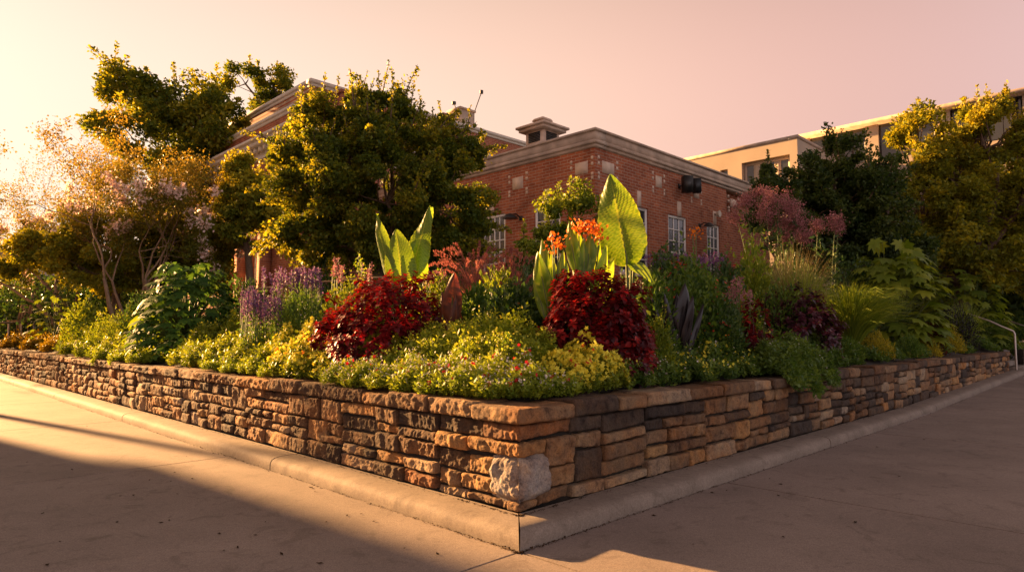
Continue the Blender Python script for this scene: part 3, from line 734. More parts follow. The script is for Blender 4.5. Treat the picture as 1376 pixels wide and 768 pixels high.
def walllamp(label, c, Nn, s_=1.0):
    t = thing('wall_lamp', label, 'wall lamp', c, None)
    a = Acc(); tube(a, [c, c + Nn * .22 * s_ + Z3 * .10 * s_, c + Nn * .42 * s_ + Z3 * .05 * s_], .022 * s_, 6); box(a, c - Z3 * .07 - np.cross(Nn, Z3) * .07, np.cross(Nn, Z3) * .14, Nn * .03, Z3 * .14); a.build('arm', M_DARKM, t)
    a = Acc(); q = c + Nn * .45 * s_; tube(a, [q + Z3 * .08 * s_, q + Z3 * .05 * s_, q - Z3 * .03 * s_, q - Z3 * .07 * s_], np.array([.05, .12, .22, .23]) * s_, 14, cap=True); a.build('lamp_shade', M_DARKM, t, smooth=False)
u_, z_ = bl(700, 293); walllamp('dark barn-style wall lamp between the two windows of the left brick wall', Bc0 + L3 * u_ + Z3 * (z_ - 2), NL, 1.1)
u_, z_ = br_(940, 303); walllamp('small dark wall lamp between the windows of the right brick wall', Bc0 + R3 * u_ + Z3 * (z_ - 2), NR, .8)
u_, z_ = br_(960, 288); c = Bc0 + R3 * u_ + Z3 * (z_ - 2)
t = thing('flood_lamp', 'small round white flood lamp above the farthest window of the brick building', 'flood lamp', c)
a = Acc(); tube(a, [c + NR * .05, c + NR * .12, c + NR * .2, c + NR * .22], [.03, .09, .12, .12], 12); a.build('housing', M_PALE, t); a = Acc(); tube(a, [c - NR * .01, c + NR * .06], .04, 8); a.build('mount', M_DARKM, t)

# --- old brick hall: wing at the left, main block behind
WA = at(395, 143, 26.0); Wz = WA[2]; W0 = np.array([WA[0], WA[1], 2.0])
hall = thing('brick_hall', 'older two-storey brick hall with dentilled cornice standing behind the leafy tree', 'building', W0)
def wl(px, py): q = isect(WA, NL[:2], px, py); return U_of(WA, L3, q), q[2]
zc1 = wl(395, 170)[1]; zc0 = wl(395, 197)[1]   # cornice top and bottom
LW = wl(243, 235)[0] + 6
op = []
u0, z1 = wl(318, 238)[0], zc0 - .5
for k in range(-1, 6):
    uu = wl(310, 250)[0] - .45 + k * 3.3
    if 0.5 < uu < LW - 1.5: op.append((uu, uu + 1.1, zc0 - 2.3, zc0 - .55)); op.append((uu, uu + 1.1, 2.6, 5.0))
a = Acc(); facade(a, W0, L3, NL, LW, 1.5, Wz - .15, op, .2); a.build('left_wall', M_BRK_L, hall)
a = Acc(); facade(a, W0, R3, NR, 10, 1.5, Wz - .15, [], .2); a.build('right_wall', M_BRK_R, hall)
for o_ in op: window(hall, W0, L3, NL, *o_, cols=2, rows=4, inset=.14)
a = Acc()
for (z0_, z1_, pr) in ((Wz - .18, Wz - .06, .05), (Wz - .058, Wz + .06, .12), (zc1 - .12, zc1, .55), (zc1 - .32, zc1 - .122, .42), (zc0, zc0 + .14, .10), (zc0 + .142, zc1 - .322, .06), (zc0 - 1.35, zc0 - 1.2, .05)):
    O = W0 + Z3 * (z0_ - 2) + NL * pr + NR * pr; box(a, O, L3 * (LW + pr), -NL * (.3 + pr), Z3 * (z1_ - z0_)); O2 = O + R3 * (.3 + pr + .003); box(a, O2, R3 * 9.5, -NR * (.3 + pr), Z3 * (z1_ - z0_))
a.build('cornice', M_PALE, hall)
a = Acc(); k = 0.15
while k < LW: O = W0 + L3 * k + Z3 * (zc1 - .56 - 2) + NL * .03; box(a, O, L3 * .2, NL * .26, Z3 * .235); k += .46
o = a.build('dentil', M_PALE, hall)
# porch piers and downpipe at the foot of the wing
for k, px in enumerate((322, 335, 366)):
    u_, _ = wl(px, 320); a = Acc(); box(a, W0 + L3 * u_ + NL * .45 + Z3 * -.5, L3 * .42, -NL * .40, Z3 * 4.2); a.build('pier', M_BRK_L, hall)
u_, _ = wl(350, 320); a = Acc(); tube(a, [W0 + L3 * u_ + NL * .5 - Z3 * .5, W0 + L3 * u_ + NL * .5 + Z3 * 4.0], .09, 8); a.build('downpipe', M_PALE, hall)
a = Acc(); O = W0 + R3 * .3 + L3 * .3 + Z3 * (zc1 - 2); box(a, O, R3 * 9, L3 * (LW - .3), Z3 * .1); a.build('roof', M_ROOF, hall)
MA = at(590, 157, 33.5); Mz = MA[2]
MO = np.array([MA[0], MA[1], 2.0]) - R3 * 7.2
a = Acc(); facade(a, MO, R3, NR, 26, 1.5, Mz - .15, [], .2); a.add([MO - Z3 * .5, MO + L3 * 14 - Z3 * .5, MO + L3 * 14 + Z3 * (Mz - 2.15), MO + Z3 * (Mz - 2.15)], [(0, 1, 2, 3)]); a.build('main_block_wall', M_BRK_R, hall)
a = Acc()
for (z0_, z1_, pr) in ((Mz - .16, Mz, .12), (Mz - .3, Mz - .162, .05), (Mz - 1.9, Mz - 1.6, .35), (Mz - 1.598, Mz - 1.45, .5)):
    O = MO + Z3 * (z0_ - 2) + NL * pr + NR * pr; box(a, O, R3 * 26, -NR * (.3 + pr), Z3 * (z1_ - z0_)); O2 = O - NR * (.303 + pr); box(a, O2, L3 * 13, -NL * (.3 + pr), Z3 * (z1_ - z0_))
a.build('cornice', M_PALE, hall)
a = Acc(); box(a, MO + Z3 * (Mz - 1.2 - 2) + R3 * .5 + L3 * .5, R3 * 25, L3 * 12, Z3 * .2); a.build('roof', M_ROOF, hall)
for (px, py0, Y, hw) in ((464, 127, 29.5, .45),):
    c = at(px, py0, Y); a = Acc(); sqbox(a, c, hw, c[2] - 3, c[2] - .15); sqbox(a, c, hw + .08, c[2] - .148, c[2]); a.build('chimney', M_BRK_L, hall)
c = at(620, 149, 36); a = Acc(); sqbox(a, c, .52, c[2] - 2.6, c[2] - .12); sqbox(a, c, .58, c[2] - .118, c[2]); o = a.build('chimney', M_TRIM, hall); o['label'] = 'pale rendered chimney'
c = at(597, 158, 36); a = Acc(); sqbox(a, c, .42, c[2] - 2.6, c[2] + .1); a.build('chimney', M_BRK_L, hall)
p0 = at(637, 152, 36); p1 = at(647, 124, 36); a = Acc(); tube(a, [p0 - Z3 * 1.2, p0, p1], .028, 6); tube(a, [p1 - Z3 * .08, p1 + Z3 * .1], .1, 8)
p0 = at(613, 149, 36); p1 = at(610, 138, 36); tube(a, [p0, p1], .03, 6); tube(a, [p1 - Z3 * .1, p1 + Z3 * .05], .12, 8); a.build('antenna', M_DARKM, hall)
u_, z_ = wl(288, 204)
loudspeaker('loudspeaker', 'black loudspeaker on the cornice of the old brick hall at left', W0 + L3 * u_ + Z3 * (z_ - 2.35) + NL * .35, L3, NL, .8, .75, .5, -.4)

# --- tan stone building far right
TA = at(1071, 185, 47.0); Tz = TA[2]
T0 = np.array([TA[0], TA[1], 2.0])
tan = thing('stone_building', 'tan modern stone building with long window bands above the right hand trees', 'building', T0)
def tl(px, py): q = isect(TA, NL[:2], px, py); return U_of(TA, L3, q), q[2]
LT = tl(905, 220)[0]
r1 = rect(tl, 997, 213, 1062, 262)
opt = [(r1[0], r1[1], r1[2], r1[3]), ]
q = rect(tl, 968, 228, 978, 240); opt.append((q[0], q[1], q[2], q[3]))
a = Acc(); facade(a, T0, L3, NL, LT, 1, Tz, opt, .5)
a.add([T0 - Z3, T0 + R3 * 12 - Z3, T0 + R3 * 12 + Z3 * (Tz - 2), T0 + Z3 * (Tz - 2)], [(0, 1, 2, 3)])
a.build('lower_block_wall', M_TAN, tan)
a = Acc(); box(a, T0 + Z3 * (Tz - 1.999) + NL * .08 + NR * .08, L3 * LT, -NL * .6, Z3 * .22); box(a, T0 + Z3 * (Tz - 1.999) + NL * .08 + NR * .08 + R3 * .69, R3 * 11, -NR * .6, Z3 * .22); a.build('coping', M_TRIM, tan)
window(tan, T0, L3, NL, opt[0][0], opt[0][1], opt[0][2], opt[0][3], cols=4, rows=1, fr=.25, inset=.4, mb=.5, sill=False, mat=M_TAN)
window(tan, T0, L3, NL, opt[1][0], opt[1][1], opt[1][2], opt[1][3], cols=1, rows=1, fr=.06, inset=.3, mb=.1, sill=False, mat=M_TAN)
UA = at(1376, 122, 46.0); Uz = UA[2]; TU = np.array([UA[0], UA[1], 2.0]) - L3 * 12
def ul(px, py): q = isect(UA, NL[:2], px, py); return U_of(TU, L3, q), q[2]
ue = ul(1069, 185)[0]
op = [rect(ul, 1088, 182, 1124, 230), rect(ul, 1126, 176, 1163, 224), rect(ul, 1360, 150, 1376, 200)]
zt_ = ul(1140, 172)[1]; zb_ = zt_ - 3.2
op = [(o[0], o[1], zb_, zt_) for o in op] + [(op[2][0] - 5.5 * k - 5, op[2][0] - 5.5 * k - 1, zb_, zt_) for k in range(0, 2)] + [(op[1][0] - 5 * (k + 1), op[1][0] - 5 * (k + 1) + 4, zb_, zt_) for k in range(5)]
op = [o for o in op if o[0] > .2]
a = Acc(); facade(a, TU, L3, NL, ue, 1, Uz - .25, op, .4)
e = TU + L3 * ue; a.add([e - Z3, e + R3 * 14 - Z3, e + R3 * 14 + Z3 * (Uz - 2.25), e + Z3 * (Uz - 2.25)], [(0, 1, 2, 3)]); a.build('upper_block_wall', M_TAN, tan)
for o_ in op: window(tan, TU, L3, NL, *o_, cols=2, rows=1, fr=.12, inset=.3, mb=.15, sill=False, mat=M_DARKM)
a = Acc(); box(a, TU + Z3 * (Uz - 2.248) + NL * .7, L3 * (ue + .8), -NL * 14, Z3 * .3); a.build('roof_overhang', M_TRIM, tan)

# --- small things far left: a bit of brick house, hedge, bench, lawn chair
hb = at(10, 338, 60); a = Acc()
t = thing('brick_house', 'small distant tan brick house at the left edge beyond the flowering tree', 'house', (hb[0], hb[1], 0))
O = np.array([hb[0] - 8, 60, 0.]); box(a, O, (9.5, 0, 0), (0, 8, 0), (0, 0, hb[2])); a.build('wall', M_TAN, t)
a = Acc(); box(a, O + np.array([-.3, -.3, hb[2] + .002]), (10.1, 0, 0), (0, 8.6, 0), (0, 0, .3)); a.build('roof', M_ROOF, t)
def bench(c, label, mat):
    t = thing('garden_bench', label, 'bench', c); a = Acc(); box(a, c + np.array([-.8, -.2, .42]), (1.6, 0, 0), (0, .45, 0), (0, 0, .08)); a.build('seat', mat, t)
    a = Acc(); box(a, c + np.array([-.8, .26, .55]), (1.6, 0, 0), (0, .06, 0), (0, 0, .45)); a.build('backrest', mat, t)
    for sx in (-.7, .6): a = Acc(); box(a, c + np.array([sx, -.15, 0]), (.1, 0, 0), (0, .4, 0), (0, 0, .418)); a.build('leg', mat, t)
GZ = lambda x, y: soilw(x, y)
c = at(48, 405, 27); c[2] = GZ(c[0], c[1]); bench(c, 'pale stone garden bench in the shade at the far left', M_TRIM)
# low wooden fence rail at far left
p = at(-6, 434, 23); q = at(46, 432, 25); t = thing('low_fence', 'low rail fence in front of the shaded lawn at far left', 'fence', (q[0], q[1], 1.2)); a = Acc(); tube(a, [p, (p + q) / 2, q], .035, 8); a.build('rail', M_STEEL, t)
for s_ in (0, .33, .66, 1): m = p + (q - p) * s_; a = Acc(); tube(a, [m, np.array([m[0], m[1], m[2] - .9])], .035, 8); a.build('post', M_STEEL, t)
c = at(25, 430, 24.6); t = thing('wooden_chair', 'small slatted wooden chair by the low rail at far left', 'chair', (c[0], c[1], c[2] - .4)); a = Acc()
b0 = c + np.array([0, 0, -.4])
for k in range(5): box(a, b0 + np.array([-.25 + k * .105, .25, .4]), (.08, 0, 0), (0, .03, 0), (.03, .12, .6))
a.build('backrest', M_WOOD, t); a = Acc(); box(a, b0 + np.array([-.25, -.25, .36]), (.5, 0, 0), (0, .5, 0), (0, 0, .04)); a.build('seat', M_WOOD, t)
for sx in (-.23, .19):
    for sy in (-.23, .2): a = Acc(); box(a, b0 + np.array([sx, sy, -.1]), (.04, 0, 0), (0, .04, 0), (0, 0, .455)); a.build('leg', M_WOOD, t)

# --- second terrace edging rails showing through the planting
def rail(label, pts, r_=.028):
    pts = [at(*p) for p in pts]; t = thing('low_rail', label, 'rail', (pts[0][0], pts[0][1], pts[0][2])); a = Acc(); tube(a, pts, r_, 7); a.build('bar', M_WOOD, t)
    for p in pts: g = soilw(p[0], p[1]); a = Acc(); tube(a, [p, np.array([p[0], p[1], g - .1])], r_ * .9, 7); a.build('post', M_WOOD, t)
rail('thin wooden rail crossing the bed behind the dark red foliage at right', [(985, 378, 11.6), (1045, 380, 12.1), (1110, 384, 12.6)], .016)
rail('thin pale rail behind the purple flower spikes at left', [(345, 388, 11.6), (420, 380, 11.2), (500, 373, 10.8), (572, 371, 10.4)], .018)

# --- handrail and second wall at the right end
hp = [(1300, 421, 17.6), (1318, 428, 17.4), (1336, 435, 17.2), (1350, 441, 17.0), (1355, 450, 17.0)]
P = [at(*x) for x in hp]; bt = at(1355, 500, 17.0)
# stand it on the pavement just past the end of the wall
dpt = W(21.55, -.1, ground_rise(21.55, 0)); 
t = thing('handrail', 'bent steel handrail rising beside the steps at the right end of the wall', 'handrail', dpt)
yk = dpt[1]; top = at(1352, 443, yk)
pts = [dpt, np.array([dpt[0], dpt[1], top[2] - .12]), np.array([dpt[0] - .02, dpt[1] + .02, top[2] - .04]), at(1345, 438, yk + .15), at(1330, 431, yk + .3), at(1300, 421, yk + .6)]
a = Acc(); tube(a, pts, .03, 8); a.build('rail', M_STEEL, t, smooth=True); a = Acc(); p = np.array(pts[-1]); tube(a, [p, [p[0], p[1], 1.2]], .028, 8); a.build('post', M_STEEL, t)
pts = [W(25.6, .2, .9), at(1385, 440, 20.5), at(1365, 434, 21.2), at(1350, 428, 22)]
t = thing('handrail', 'second steel handrail farther up the steps at the right edge', 'handrail', pts[0]); a = Acc(); tube(a, [W(25.6, .2, .3)] + pts, .03, 8); a.build('rail', M_STEEL, t, smooth=True)
st = thing('stone_steps', 'stone steps climbing into the garden beyond the handrail', 'steps', W(24, .5, 0))
for k in range(8): a = Acc(); O = W(22.6, .0 + k * .42, 0); box(a, O, R3 * 3.2, L3 * .42, Z3 * (.35 + k * .15)); a.build('tread', M_KERB, st)
w2 = thing('stone_wall', 'short rubble stone wall beyond the handrail at the far right edge', 'wall', W(26, 0, 0))
accw = Acc(); rr = random.Random(77); s = 25.9
while s < 33: w_ = rr.uniform(.7, 1.1); fill(s, s + w_, .2, .95, rr); s += w_
accw.build('stonework', M_STONE, w2, smooth=True); a = Acc(); O = W(25.9, .0, .955); box(a, O - NR * -.04, R3 * 7.6, L3 * .45, Z3 * .12, .3); a.build('coping', M_STONE, w2); a = Acc(); O = W(25.9, .05, 0); box(a, O, R3 * 7.5, L3 * .4, Z3 * .95); a.build('mortar_core', M_GROUT, w2)

# ================================================================== VEGETATION
def G_(x, lo=0.0, hi=1.0): return lo + (hi - lo) * x
M_TREE = leafmat('tree_leaves', [(.035, .065, .012), (.10, .145, .016), (.33, .31, .026)], .5, .5, .25, (1.9, 1.5, .5), 1.2)
M_TREED = leafmat('dark_tree_leaves', [(.022, .05, .014), (.05, .085, .02), (.11, .14, .024)], .36, .5, .25, (1.7, 1.5, .6), 1.2)
M_TREEY = leafmat('sun_gold_tree_leaves', [(.08, .115, .014), (.20, .23, .02), (.42, .38, .03)], .5, .5, .25, (1.7, 1.3, .5), 1.0)  # gold of the low sun is worked into this leaf colour
M_MYR = leafmat('autumn_tinged_leaves', [(.06, .09, .012), (.14, .16, .018), (.26, .21, .025)], .42, .5, .25, (1.7, 1.2, .6), 1.0)
M_TWIG = plainmat('brown_twigs', (.13, .07, .035), .9)
M_BLOS = leafmat('pale_pink_blossom', [(.78, .58, .50), (.92, .80, .70)], .45, .6, .2, (1.1, 1, 1))
M_YG = leafmat('yellow_green_leaves', [(.07, .12, .012), (.16, .22, .02), (.31, .34, .03)], .42, .5, .3, (1.5, 1.35, .5))
M_LOB = leafmat('lobed_green_leaves', [(.03, .08, .018), (.06, .13, .024), (.12, .20, .03)], .35, .6, .12)
M_GR = leafmat('mid_green_leaves', [(.035, .085, .016), (.08, .15, .024), (.17, .24, .035)], .42, .5, .3)
M_DG = leafmat('deep_green_leaves', [(.020, .055, .014), (.045, .095, .02), (.10, .15, .03)], .34, .45, .4)
M_GOLD = leafmat('golden_leaves', [(.14, .12, .012), (.28, .20, .015), (.40, .28, .02)], .4, .5, .3, (1.3, 1.1, .5))
M_GOLDB = leafmat('golden_yellow_leaves', [(.16, .17, .02), (.36, .32, .025), (.58, .48, .04)], .4, .5, .3, (1.3, 1.1, .5))
M_LIME_L = leafmat('lime_leaves', [(.09, .16, .012), (.22, .29, .025), (.40, .43, .04)], .45, .5, .3, (1.3, 1.25, .5))
M_RED = leafmat('crimson_leaves', [(.05, .004, .006), (.17, .008, .010), (.40, .022, .014)], .36, .42, .35, (1.7, .8, .7), 9)
M_MAROON = leafmat('maroon_leaves', [(.03, .008, .014), (.085, .018, .030), (.20, .03, .035)], .25, .4, .45, (1.7, .9, .8), 9)
M_BRONZE = leafmat('bronze_leaves', [(.03, .010, .006), (.09, .025, .010), (.20, .06, .02)], .35, .4, .45, (1.7, 1, .7))
M_DKLEAF = leafmat('near_black_leaves', [(.008, .007, .008), (.018, .012, .014)], .15, .35, .5)
M_YF = leafmat('yellow_flowers', [(.72, .58, .03), (.90, .82, .10)], .3, .6, .2, (1, 1, 1))
M_WF = leafmat('white_flowers', [(.55, .50, .42), (.8, .75, .66)], .3, .6, .2, (1, 1, 1))
M_RF = leafmat('red_flowers', [(.42, .012, .015), (.70, .05, .03)], .3, .5, .2, (1.1, 1, 1))
M_OF = leafmat('orange_flowers', [(.70, .14, .01), (.9, .30, .03)], .35, .5, .2, (1.1, 1, 1))
M_PF = leafmat('purple_flowers', [(.15, .06, .16), (.34, .17, .32)], .3, .6, .2, (1, 1, 1))
M_PK = leafmat('dusty_pink_flowers', [(.30, .11, .12), (.52, .25, .24)], .3, .7, .1, (1, 1, 1))
M_PLUME = leafmat('reddish_plumes', [(.24, .07, .06), (.46, .19, .14)], .4, .7, .1, (1.2, 1, 1))
M_GRASS = leafmat('grass_blades', [(.08, .15, .016), (.20, .28, .03), (.38, .40, .06)], .4, .45, .35, (1.4, 1.3, .5))
M_STRAW = leafmat('straw_stems', [(.22, .17, .06), (.40, .30, .13)], .3, .6, .2, (1.1, 1, .8))
M_BIG = leafmat('broad_green_leaf', [(.06, .12, .012), (.15, .25, .02), (.36, .42, .06)], .5, .4, .4, (1.5, 1.4, .4), 3)
M_LITTER = leafmat('dead_leaf', [(.03, .018, .01), (.09, .045, .02)], .05, .8, .1)

# ------------------------------------------------------------------ trees
def limb(acc, p, q, r0, r1, bend=.15, n=6, sides=7):
    p = np.array(p, float); q = np.array(q, float); L_ = np.linalg.norm(q - p); t = np.linspace(0, 1, n)[:, None]
    off = rng.normal(size=3) * L_ * bend; off[2] = abs(off[2]) * .3
    off2 = rng.normal(size=3) * L_ * bend * .35
    pts = p + (q - p) * t + off * np.sin(t * math.pi) * .6 + off2 * np.sin(t * math.pi * 2)
    tube(acc, pts, r0 + (r1 - r0) * t[:, 0] ** .8, sides, cap=False); return pts
def tree(name, label, px, Y, zbase, lobes, mat, leaf=.12, nleaf=30000, trunk=.18, clump=.42, shoots=0, group=None, spread=.55, blossoms=0, hollow=.35, cat='tree', shoot_h=1.0, tmpl_=T_LEAF, lean=0, asp=.7, sprays=0, per_=260):
    """lobes: (px, py, half width px, half height px, dY) in the photograph, all about the distance Y"""
    base = at(px, 430, Y); base[2] = zbase
    t = thing(name, label, cat, base, group)
    L = []
    for (lx, ly, rx, ry, dy) in lobes:
        c = at(lx, ly, Y + dy); s_ = (Y + dy) / FPX; L.append((c, np.array([rx * s_, max(rx, ry) * s_ * .9, ry * s_])))
    vol = np.array([l[1][0] * l[1][2] for l in L]); vol = vol / vol.sum()
    tk = Acc(); top = np.mean([l[0] for l in L], axis=0); top[2] = min(l[0][2] for l in L)
    fork = base + (top - base) * .55; fork[2] = base[2] + max(.6, (top[2] - base[2]) * .7)
    tp = limb(tk, base - Z3 * .15, fork, trunk * 1.25, trunk * .8, .06, 8, 10)
    fo = Acc()
    allc = []
    for (c, r), v_ in zip(L, vol):
        bp = limb(tk, fork, c - Z3 * r[2] * .3, trunk * .55, trunk * .2, .12)
        K = max(5, int(v_ * nleaf / per_)); d = rdir(K); rad = hollow + (1 - hollow) * rng.random(K) ** .55
        cc_ = c + d * r * rad[:, None]
        for j in range(0, K, max(1, K // 14)): limb(tk, bp[-2 if j % 2 else -1], cc_[j], trunk * .16, trunk * .03, .12, 5, 4)
        allc.append(cc_)
    cl = np.concatenate(allc); K = len(cl); per = nleaf // K
    rs = clump * rng.uniform(.55, 1.25, K)
    # leaves sit on small twiggy sprays inside each clump
    idx = np.repeat(np.arange(K), per); d = rdir(len(idx)); rr_ = rng.random(len(idx)) ** .5
    pos = cl[idx] + d * np.array([1, 1, .72]) * (rs[idx] * rr_)[:, None]
    cen = top + Z3 * 1.0
    outw = unit(pos - cen)
    dr = unit(outw * .5 + rdir(len(idx)) * .8 + Z3 * -.25); nr = unit(rdir(len(idx)) * .7 + Z3 * .6 + outw * .3)
    ct = rng.uniform(-.18, .18, K)
    leaves(fo, tmpl_, pos, dr, nr, leaf * rng.uniform(.65, 1.35, len(idx)), asp, np.clip(.5 + ct[idx] + rng.normal(size=len(idx)) * .16, 0, 1))
    if shoots:
        zs = cl[:, 2] + rng.normal(size=K) * .3; order = np.argsort(-(zs - 0.0))[:max(shoots * 2, 10)]; sel = rng.choice(order, shoots, replace=False)
        for k in sel:
            h_ = shoot_h * rng.uniform(.5, 1.3); ax = unit(np.array([rng.normal() * .14 + lean, rng.normal() * .14, 1])); p0 = cl[k]; n = int(36 * h_ / max(.4, shoot_h) + 14)
            tube(tk, [p0, p0 + ax * h_ * .5, p0 + ax * h_], [.016, .010, .004], 4, cap=False)
            s_ = rng.random(n); pp = p0 + ax * (s_ * h_)[:, None] + rng.normal(size=(n, 3)) * (leaf * .55 * (1.15 - s_))[:, None]
            leaves(fo, tmpl_, pp, unit(rdir(n) + ax * .8), rdir(n), leaf * rng.uniform(.6, 1.1, n), asp, rng.uniform(.4, .95, n))
    if sprays:
        od = unit(cl - cen); rad_ = np.linalg.norm((cl - cen) / (cl.std(0) + .1), axis=1); far = np.argsort(-rad_)[:sprays * 3]; sel = rng.choice(far, min(sprays, len(far)), replace=False)
        for k in sel:
            h_ = shoot_h * rng.uniform(.5, 1.2); ax = unit(od[k] * .8 + Z3 * .35 + rng.normal(size=3) * .25); p0 = cl[k]; n = 90; s_ = rng.random(n)
            tube(tk, [p0, p0 + ax * h_ * .5, p0 + ax * h_ - Z3 * .05], [.018, .012, .004], 4, cap=False)
            pp = p0 + ax * (s_ * h_)[:, None] + rng.normal(size=(n, 3)) * (leaf * 1.5 * (1.2 - s_))[:, None] * [1, 1, .5] - Z3 * (.12 * s_ ** 2)[:, None]
            leaves(fo, tmpl_, pp, unit(rdir(n) + ax * .8), unit(rdir(n) + Z3), leaf * rng.uniform(.7, 1.3, n), asp, rng.uniform(.4, .95, n))
    tk.build('trunk', M_BARK, t, smooth=True); fo.build('crown', mat, t)
    if blossoms:
        bl_ = Acc(); sel = rng.choice(K, blossoms)
        for k in sel:
            c = cl[k] + rdir(1)[0] * rs[k] * .9; n = 22; leaves(bl_, T_FLOWER, c + rng.normal(size=(n, 3)) * .065, rdir(n), rdir(n), .075, 1, rng.random(n))
        bl_.build('blossom', M_BLOS, t)
    return t

# off to the left, outside the picture: a lamp post and an added brick block whose shadows cross the pavement
def sunpos(a, b, dist):     # a place standing dist metres towards the sun from a ground point
    p = W(a, b, 0); return p + np.array([sd.x, sd.y, 0]) / math.hypot(sd.x, sd.y) * dist
def free_tree(label, p, h, r, mat, nleaf=9000, trunk=.2, name='street_tree', crownz=.62):
    t = thing(name, label, 'tree', (p[0], p[1], 0)); tk = Acc(); fo = Acc(); p = np.array([p[0], p[1], 0.])
    limb(tk, p, p + Z3 * h * .5, trunk, trunk * .7, .03, 6, 9); c = p + Z3 * h * crownz
    K = nleaf // 130; d = rdir(K); cl = c + d * np.array([r, r, h * (1 - crownz)]) * (.4 + .6 * rng.random(K) ** .6)[:, None]
    for j in range(0, K, 5): limb(tk, p + Z3 * h * .5, cl[j], trunk * .3, .02, .1, 5, 5)
    idx = np.repeat(np.arange(K), 130); pos = cl[idx] + rng.normal(size=(len(idx), 3)) * .38
    leaves(fo, T_LEAF, pos, rdir(len(idx)), rdir(len(idx)), .2 * rng.uniform(.7, 1.3, len(idx)), .7, rng.random(len(idx)))
    tk.build('trunk', M_BARK, t, smooth=True); fo.build('crown', mat, t); return t

lp = W(-3.42, 20.4, 0)
t = thing('street_lamp', 'tall lamp post on the pavement beyond the left edge of the picture', 'street lamp', lp)
a = Acc(); tube(a, [lp, lp + Z3 * 2, lp + Z3 * 6.5], [.13, .12, .09], 10); a.build('pole', M_DARKM, t); a = Acc(); tube(a, [lp + Z3 * 6.5, lp + Z3 * 6.6, lp + Z3 * 7.0, lp + Z3 * 7.1], [.1, .25, .32, .08], 12); a.build('lantern', M_DARKM, t)
ko = W(-4.33, 14, 0); t = thing('shadow_block', 'unseen low brick block added beyond the left edge to shade the pavement', 'building', ko)  # unseen block, added and shaped to cast the broad shadow on the left pavement
Uk = unit(W(-5.15, 24.2, 0) - ko); Nk = np.array([-Uk[1], Uk[0], 0]); Nk = Nk if Nk @ R3 > 0 else -Nk
a = Acc(); facade(a, ko, Uk, Nk, 10.3, 0, 4.9, [(2, 3.1, .02, 2.3), (5, 7, 1.0, 2.5)], .15)
box(a, ko - Nk * .01 + Uk * 0, -Nk * 5, Uk * .2, Z3 * 4.9); box(a, ko - Nk * .01 + Uk * 10.1, -Nk * 5, Uk * .2, Z3 * 4.9); box(a, ko - Nk * 5, Nk * -.2, Uk * 10.3, Z3 * 4.9); a.build('wall', M_BRK_L, t)
window(t, ko, Uk, Nk, 5, 7, 1.0, 2.5, 3, 2); a = Acc(); box(a, ko + Uk * 2.01 - Nk * .13 + Z3 * .02, Uk * 1.08, Nk * .05, Z3 * 2.27); a.build('door', M_DARKM, t)
a = Acc(); box(a, ko + Nk * .25 - Uk * .2 + Z3 * 4.902, -Nk * 5.6, Uk * 10.7, Z3 * .22); a.build('roof', M_TRIM, t)
tree('shade_tree', 'tall dark green tree rising behind the flowering tree at left', 235, 32, 2.0,
     [(190, 118, 55, 32, 0), (245, 140, 60, 45, 0), (300, 175, 50, 45, -1), (215, 195, 90, 60, 0), (280, 235, 60, 50, 0)], M_TREE, .19, 32000, .3, .75, 14, shoot_h=1.2, sprays=50)
tree('shade_tree', 'slim sunlit tree behind the roof corner of the old brick hall', 350, 36, 2.0,
     [(330, 108, 32, 17, 0), (372, 118, 38, 22, 0), (415, 140, 32, 28, 0), (352, 148, 26, 30, 0), (300, 190, 40, 30, 0), (345, 200, 50, 40, 0)], M_TREE, .18, 20000, .26, .6, 8, hollow=.2, shoot_h=.8)
tree('maple_tree', 'large dense leafy tree before the brick hall, its left side golden in the sun', 505, 12.6, 1.8,
     [(432, 172, 38, 42, 0), (478, 150, 30, 30, 0), (522, 156, 42, 36, 0), (582, 196, 48, 42, 0), (618, 212, 34, 34, 0), (425, 240, 66, 58, 0), (520, 250, 95, 80, -.6), (605, 270, 55, 70, -.2), (425, 310, 55, 50, 0), (500, 325, 75, 38, 0), (590, 330, 55, 34, 0), (470, 210, 60, 60, -.8)],
     M_TREE, .064, 170000, .13, .26, 60, shoot_h=.7, sprays=170, per_=420, asp=.75)
tree('small_tree', 'thin yellow-green sapling in front of the left face of the brick pavilion', 762, 13, 1.8,
     [(775, 268, 30, 20, 0), (742, 292, 26, 26, 0), (800, 285, 26, 26, 0), (770, 312, 50, 28, 0), (722, 330, 26, 14, 0)], M_YG, .075, 5200, .035, .30, 12, hollow=.0, shoot_h=.4)
tree('holly_tree', 'dark pointed tree with two leafy spires in front of the tan building', 1130, 20, 1.9,
     [(1085, 240, 14, 40, 0), (1130, 214, 20, 42, 0), (1128, 265, 60, 45, 0), (1085, 290, 55, 42, 0), (1160, 290, 55, 60, 0), (1110, 335, 85, 36, 0), (1180, 340, 60, 50, 0), (1190, 240, 30, 35, 0)],
     M_TREED, .10, 76000, .2, .38, 22, hollow=.3, shoot_h=.8, sprays=70, per_=300)
tree('maple_tree', 'large tree with a golden sunlit top at the right edge', 1290, 23, 1.9,
     [(1228, 192, 38, 48, 0), (1282, 226, 46, 52, 0), (1325, 186, 48, 48, 0), (1375, 214, 34, 56, 0), (1240, 280, 60, 50, 0), (1320, 270, 80, 60, 0), (1290, 345, 110, 48, 0), (1380, 310, 60, 80, 0), (1215, 345, 60, 40, -1), (1335, 150, 22, 16, 0)],
     M_TREEY, .12, 105000, .3, .46, 26, hollow=.25, shoot_h=.9, sprays=110, per_=360)
